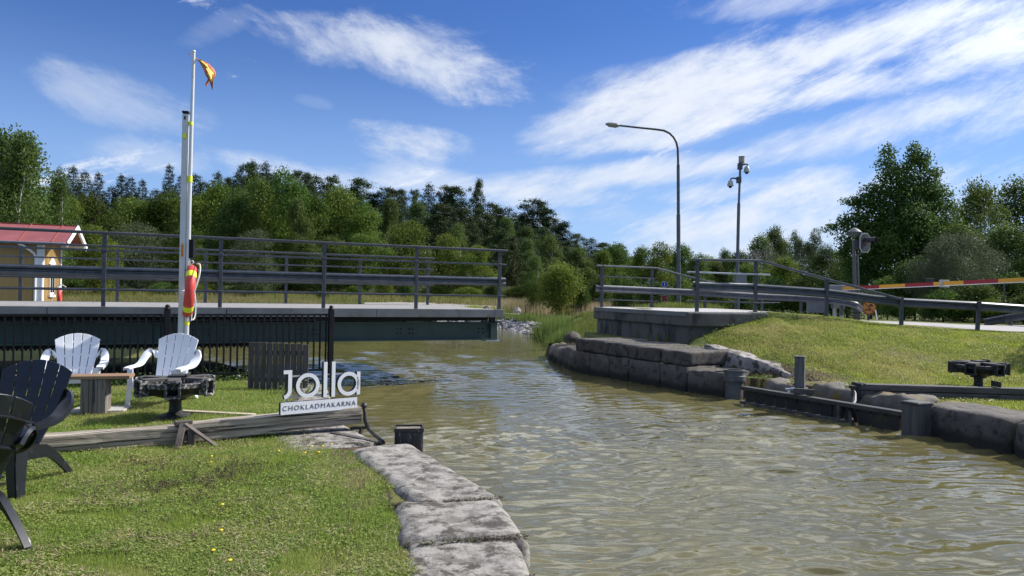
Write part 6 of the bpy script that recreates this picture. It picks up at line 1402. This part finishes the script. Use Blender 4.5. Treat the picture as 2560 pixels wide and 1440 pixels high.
# straw, dead stalks and dark self-heal heads
straw = foliage('straw', (.30, .25, .13), (.46, .40, .24), trans=.2, var=0)
x, y = lawn_pts(-10, 0, 3.4, 13, 60000, 1.9); k = (vnoise(x, y, .3, 61) > .55) & (y < 13 + (x + 3.3) * .62); x, y = x[k], y[k]; n = len(x)
C = np.stack([x, y, hgt(x, y) + U_.uniform(.012, .035, n)], 1); Nn = unit(n, U_); Nn[:, 2] = np.abs(Nn[:, 2]) + .6; Nn /= np.linalg.norm(Nn, axis=1)[:, None]; T = unit(n, U_); T[:, 2] *= .25
s = U_.uniform(.02, .06, n); me = leaf_mesh('straw', C, Nn, T, s, np.full(n, .0028) * (1 + .08 * y), straw); o = bpy.data.objects.new('dry_grass', me); COL.objects.link(o); tag(o, kind='stuff'); o['label'] = 'dry cut stalks lying in the lawn'; o['category'] = 'grass'
purp = foliage('seed_heads', (.045, .026, .03), (.11, .06, .055), trans=.1, var=0)
cx, cy = [], []
for (px, py, sp_, m_) in [(520, 1200, .34, 420), (400, 1235, .25, 260), (610, 1180, .22, 160), (350, 1165, .16, 80), (640, 1290, .2, 60), (360, 1345, .2, 60), (700, 1065, .2, 60), (470, 1130, .3, 60)]:
    p = G(px, py); cx.append(U_.normal(p.x, sp_, m_)); cy.append(U_.normal(p.y, sp_ * .9, m_))
cx, cy = np.concatenate(cx), np.concatenate(cy); k = vnoise(cx, cy, .12, 63) > .4; cx, cy = cx[k], cy[k]; m_ = len(cx); rep = 9
x = np.repeat(cx, rep) + U_.normal(0, .007, m_ * rep); y = np.repeat(cy, rep) + U_.normal(0, .007, m_ * rep); n = len(x); C = np.stack([x, y, hgt(x, y) + U_.uniform(.02, .055, n)], 1)
s = U_.uniform(.006, .012, n); me = leaf_mesh('seed_heads', C, unit(n, U_), unit(n, U_), s, s * .8, purp); o = bpy.data.objects.new('wild_flowers', me); COL.objects.link(o); tag(o, kind='stuff'); o['label'] = 'dark purple withered flower heads scattered in the lawn'; o['category'] = 'flowers'
# dandelions: single yellow flowers
ylw = mat('dandelion_yellow', (.80, .60, .02)); wht = mat('daisy_white', (.75, .75, .70)); DPT = None
for i, (px, py, lab) in enumerate([(697, 1127, 'leftmost of the dandelions near the end of the timber beam'), (763, 1132, 'low dandelion'), (780, 1116, 'mid dandelion'), (807, 1116, 'high dandelion'), (797, 1131, 'low outer dandelion'), (828, 1110, 'outermost dandelion'),
                              (533, 1372, 'single'), (529, 1143, 'single'), (575, 1397, 'single'), (556, 1257, 'single'), (528, 1156, 'single'), (553, 1321, 'single')]):
    p = G(px, py, .03)
    if DPT is None:
        mb = MB(); mb.lathe([(0, -.03), (.002, -.03), (.002, -.002), (.009, 0), (.013, .004), (.009, .008), (0, .010)], 9); o = mb.obj('dandelion', ylw, smooth=True); DPT = o
    else: o = DPT.copy(); COL.objects.link(o)
    o.location = (p.x, p.y, hz(p.x, p.y) + .032); tag(o, 'small yellow dandelion flower in the mown lawn before the timber beam', 'flower', 'dandelions in the lawn')
# meadow, path verge, shore
def blob_pts(n, segs, w):
    """points scattered along pixel-free world lines"""
    a = np.array(segs, float); L = np.r_[0, np.cumsum(np.hypot(*np.diff(a, axis=0).T))]; s = U_.uniform(0, L[-1], n)
    return np.interp(s, L, a[:, 0]) + U_.normal(0, w, n), np.interp(s, L, a[:, 1]) + U_.normal(0, w, n)
def tall(name, x, y, h0, h1, w0, w1, lean, m, seed, label, off=0):
    k = in_view(x, y, .1); d, _w = water_dist(x, y); k &= d > off; x, y = x[k], y[k]; n = len(x)
    o = blades(name, x, y, U_.uniform(h0, h1, n), U_.uniform(w0, w1, n), lean, m, seed, label=label); return o
n = 60000; y = U_.uniform(60, 92, n); x = U_.uniform(-.72, .16, n) * y; k = vnoise(x, y, 4, 71) + .3 * vnoise(x, y, 1, 72) > .45; tall('meadow_grass', x[k], y[k], .25, .75, .03, .09, .35, grs_long, 31, 'long dry and green meadow grass in front of the wood')
n = 26000; y = U_.uniform(53, 60, n); x = U_.uniform(-.7, -.20, n) * y; tall('meadow_grass', x, y, .2, .55, .02, .06, .4, grs_long, 32, 'mixed meadow grass behind the bridge deck')
dryg = foliage('dry_reed_grass', (.30, .235, .13), (.52, .43, .28), (.22, .22, .09), trans=.3, var=0, pscale=.3)
x, y = blob_pts(15000, [(.2, 54.5), (3.5, 50.5), (6.5, 47.0), (9, 45)], .9); tall('verge_grass', x, y + .6, .5, 1.15, .025, .05, .28, dryg, 33, 'tall pale dry grass along the far side of the gravel path')
x, y = blob_pts(16000, [(-3, 55.6), (0, 53.3), (4.5, 48.6), (8, 45.2)], .35); tall('verge_grass', x, y, .15, .4, .02, .05, .4, grs, 34, 'short green verge along the gravel path')
n = 60000; y = U_.uniform(24.3, 48, n); x = U_.uniform(.5, 7, n); d_, _w = water_dist(x, y); pd = seg_d(x, y, [(-14, 54.0), (-4, 52.0), (0, 50), (5, 45.5), (9, 43)]); k = (d_ > .1) & (pd > 1.5) & (vnoise(x, y, 1.0, 73) > .25); tall('bank_weeds', x[k], y[k], .08, .26, .015, .035, .5, foliage('bank_weeds', (.08, .12, .026), (.17, .21, .055), (.22, .21, .08), trans=.35, var=0, pscale=.6), 35, 'lush light green bank vegetation between the channel and the path')
x, y = blob_pts(1700, [(1.45, 33.6), (1.85, 31.4), (1.9, 29.9)], .32); tall('reeds', x, y, .5, 1.15, .02, .045, .12, reedm, 36, 'clump of tall green reeds in the shallow water at the bank', off=-1.2)
x, y = blob_pts(1500, [(1.9, 29.0), (1.75, 27.2), (1.9, 26.0)], .25); tall('reeds', x, y, .35, .75, .015, .03, .25, reedm, 37, 'lower sedge at the water edge before the mossy boulder', off=-.7)
x, y = blob_pts(2600, [(-1.2, 43.2), (.4, 41.2), (.9, 39.5)], .5); tall('bank_weeds', x, y, .2, .6, .03, .06, .4, reedm, 38, 'weeds growing above the broken shore stones', off=.8)
# weeds: under the fence, at the screen, on the ledge, at abutment
lw_m = foliage('weed_leaves', (.035, .065, .018), (.085, .13, .035), trans=.3, var=0)
def weeds(name, spots, label, m=lw_m, seed=0):
    r = np.random.default_rng(seed); Cs = []
    for (cx_, cy_, sp_, hgt_, n) in spots:
        x = r.normal(cx_, sp_, n); y = r.normal(cy_, sp_, n); z = hgt(x, y) + np.abs(r.normal(0, hgt_ * .5, n)); Cs.append(np.stack([x, y, z], 1))
    C = np.concatenate(Cs); n = len(C); Nn = unit(n, r) * .7; Nn[:, 2] += .6; Nn /= np.linalg.norm(Nn, axis=1)[:, None]; s = r.uniform(.02, .055, n)
    me = leaf_mesh(name, C, Nn, unit(n, r), s, s * .55, m); o = bpy.data.objects.new(name, me); COL.objects.link(o); tag(o, kind='stuff'); o['label'] = label; o['category'] = 'weeds'; return o
sp_ = []
for k in range(60):
    t_ = k / 59; p = fa.lerp(fb, t_ * 1.0) + Vector((.2 * math.sin(k * 5.1), .45 + .35 * math.cos(k * 3.3), 0)); sp_.append((p.x, p.y, .16, .12 + .14 * abs(math.sin(k * 1.9)), 90))
weeds('undergrowth', sp_, 'dark weeds growing behind and below the black picket fence', seed=3)
p1 = G(770, 985); p2 = G(600, 950)
weeds('weeds', [(p1.x, p1.y, .14, .13, 160), (p1.x - .4, p1.y - .05, .1, .08, 90), (p2.x, p2.y, .2, .12, 160), (p2.x - .7, p2.y - .2, .2, .1, 130)], 'leafy weeds at the foot of the slatted screen', foliage('weed_leaves_light', (.08, .13, .03), (.17, .22, .06), trans=.3, var=0), 4)
weeds('weeds', [(4.9, 14.35, .10, .10, 160), (5.25, 13.6, .08, .1, 120), (4.0, 16.6, .18, .09, 160), (4.45, 16.9, .15, .12, 160), (5.0, 17.7, .25, .12, 300), (6.2, 18.2, .3, .14, 400), (7.0, 18.4, .3, .12, 300), (4.2, 15.2, .12, .08, 120), (5.6, 12.9, .1, .07, 100), (2.3, 23.2, .3, .1, 200), (1.7, 24.3, .25, .12, 200)],
      'green weeds on the stone ledge and along the abutment foot', foliage('weed_leaves_mid', (.07, .115, .025), (.15, .20, .05), trans=.3, var=0), 5)

# dark moss and leaf litter caught in the joints and along the back of the pale coping
jm = foliage('joint_moss', (.035, .026, .018), (.10, .075, .045), (.06, .07, .02), trans=.05, var=0, pscale=3); xs_, ys_ = [], []
for (a_, b_, n_) in [((.16, 3.985), (-.55, 3.75), 900), ((.12, 4.67), (-.62, 4.45), 1100), ((-.03, 5.53), (-.85, 5.28), 1000), ((-.85, 5.4), (-.98, 5.9), 260), ((-1.1, 7.5), (-2.1, 7.35), 500)]:
    t_ = U_.random(n_); xs_.append(a_[0] + (b_[0] - a_[0]) * t_ + U_.normal(0, .012, n_)); ys_.append(a_[1] + (b_[1] - a_[1]) * t_ + U_.normal(0, .014, n_))
x = np.concatenate(xs_); y = np.concatenate(ys_); k = vnoise(x, y, .07, 81) > .3; x, y = x[k], y[k]; n = len(x)
C = np.stack([x, y, .022 + U_.uniform(-.01, .02, n)], 1); Nn = unit(n, U_) * .5; Nn[:, 2] += 1; Nn /= np.linalg.norm(Nn, axis=1)[:, None]; s = U_.uniform(.008, .02, n)
me = leaf_mesh('joint_moss', C, Nn, unit(n, U_), s, s * .7, jm); o = bpy.data.objects.new('joint_moss', me); COL.objects.link(o); tag(o, kind='stuff'); o['label'] = 'dark moss and litter in the joints of the pale coping'; o['category'] = 'moss'

# a few fallen leaves adrift on the canal
n = 70; x = U_.uniform(.3, 6, n); y = U_.uniform(5, 16, n); d_, w_ = water_dist(x, y); k = d_ < -.15; x, y = x[k], y[k]; n = len(x)
me = leaf_mesh('floating_leaves', np.stack([x, y, np.full(n, WL + .012)], 1), np.tile([0.0, 0.0, 1.0], (n, 1)) + U_.normal(0, .06, (n, 3)), unit(n, U_) * np.array([1, 1, .05]), U_.uniform(.03, .06, n), U_.uniform(.02, .03, n), foliage('fallen_leaf', (.20, .15, .04), (.30, .26, .07), trans=.1, var=0))
o = bpy.data.objects.new('floating_leaves', me); COL.objects.link(o); tag(o, kind='stuff'); o['label'] = 'fallen leaves drifting on the canal water'; o['category'] = 'leaves'
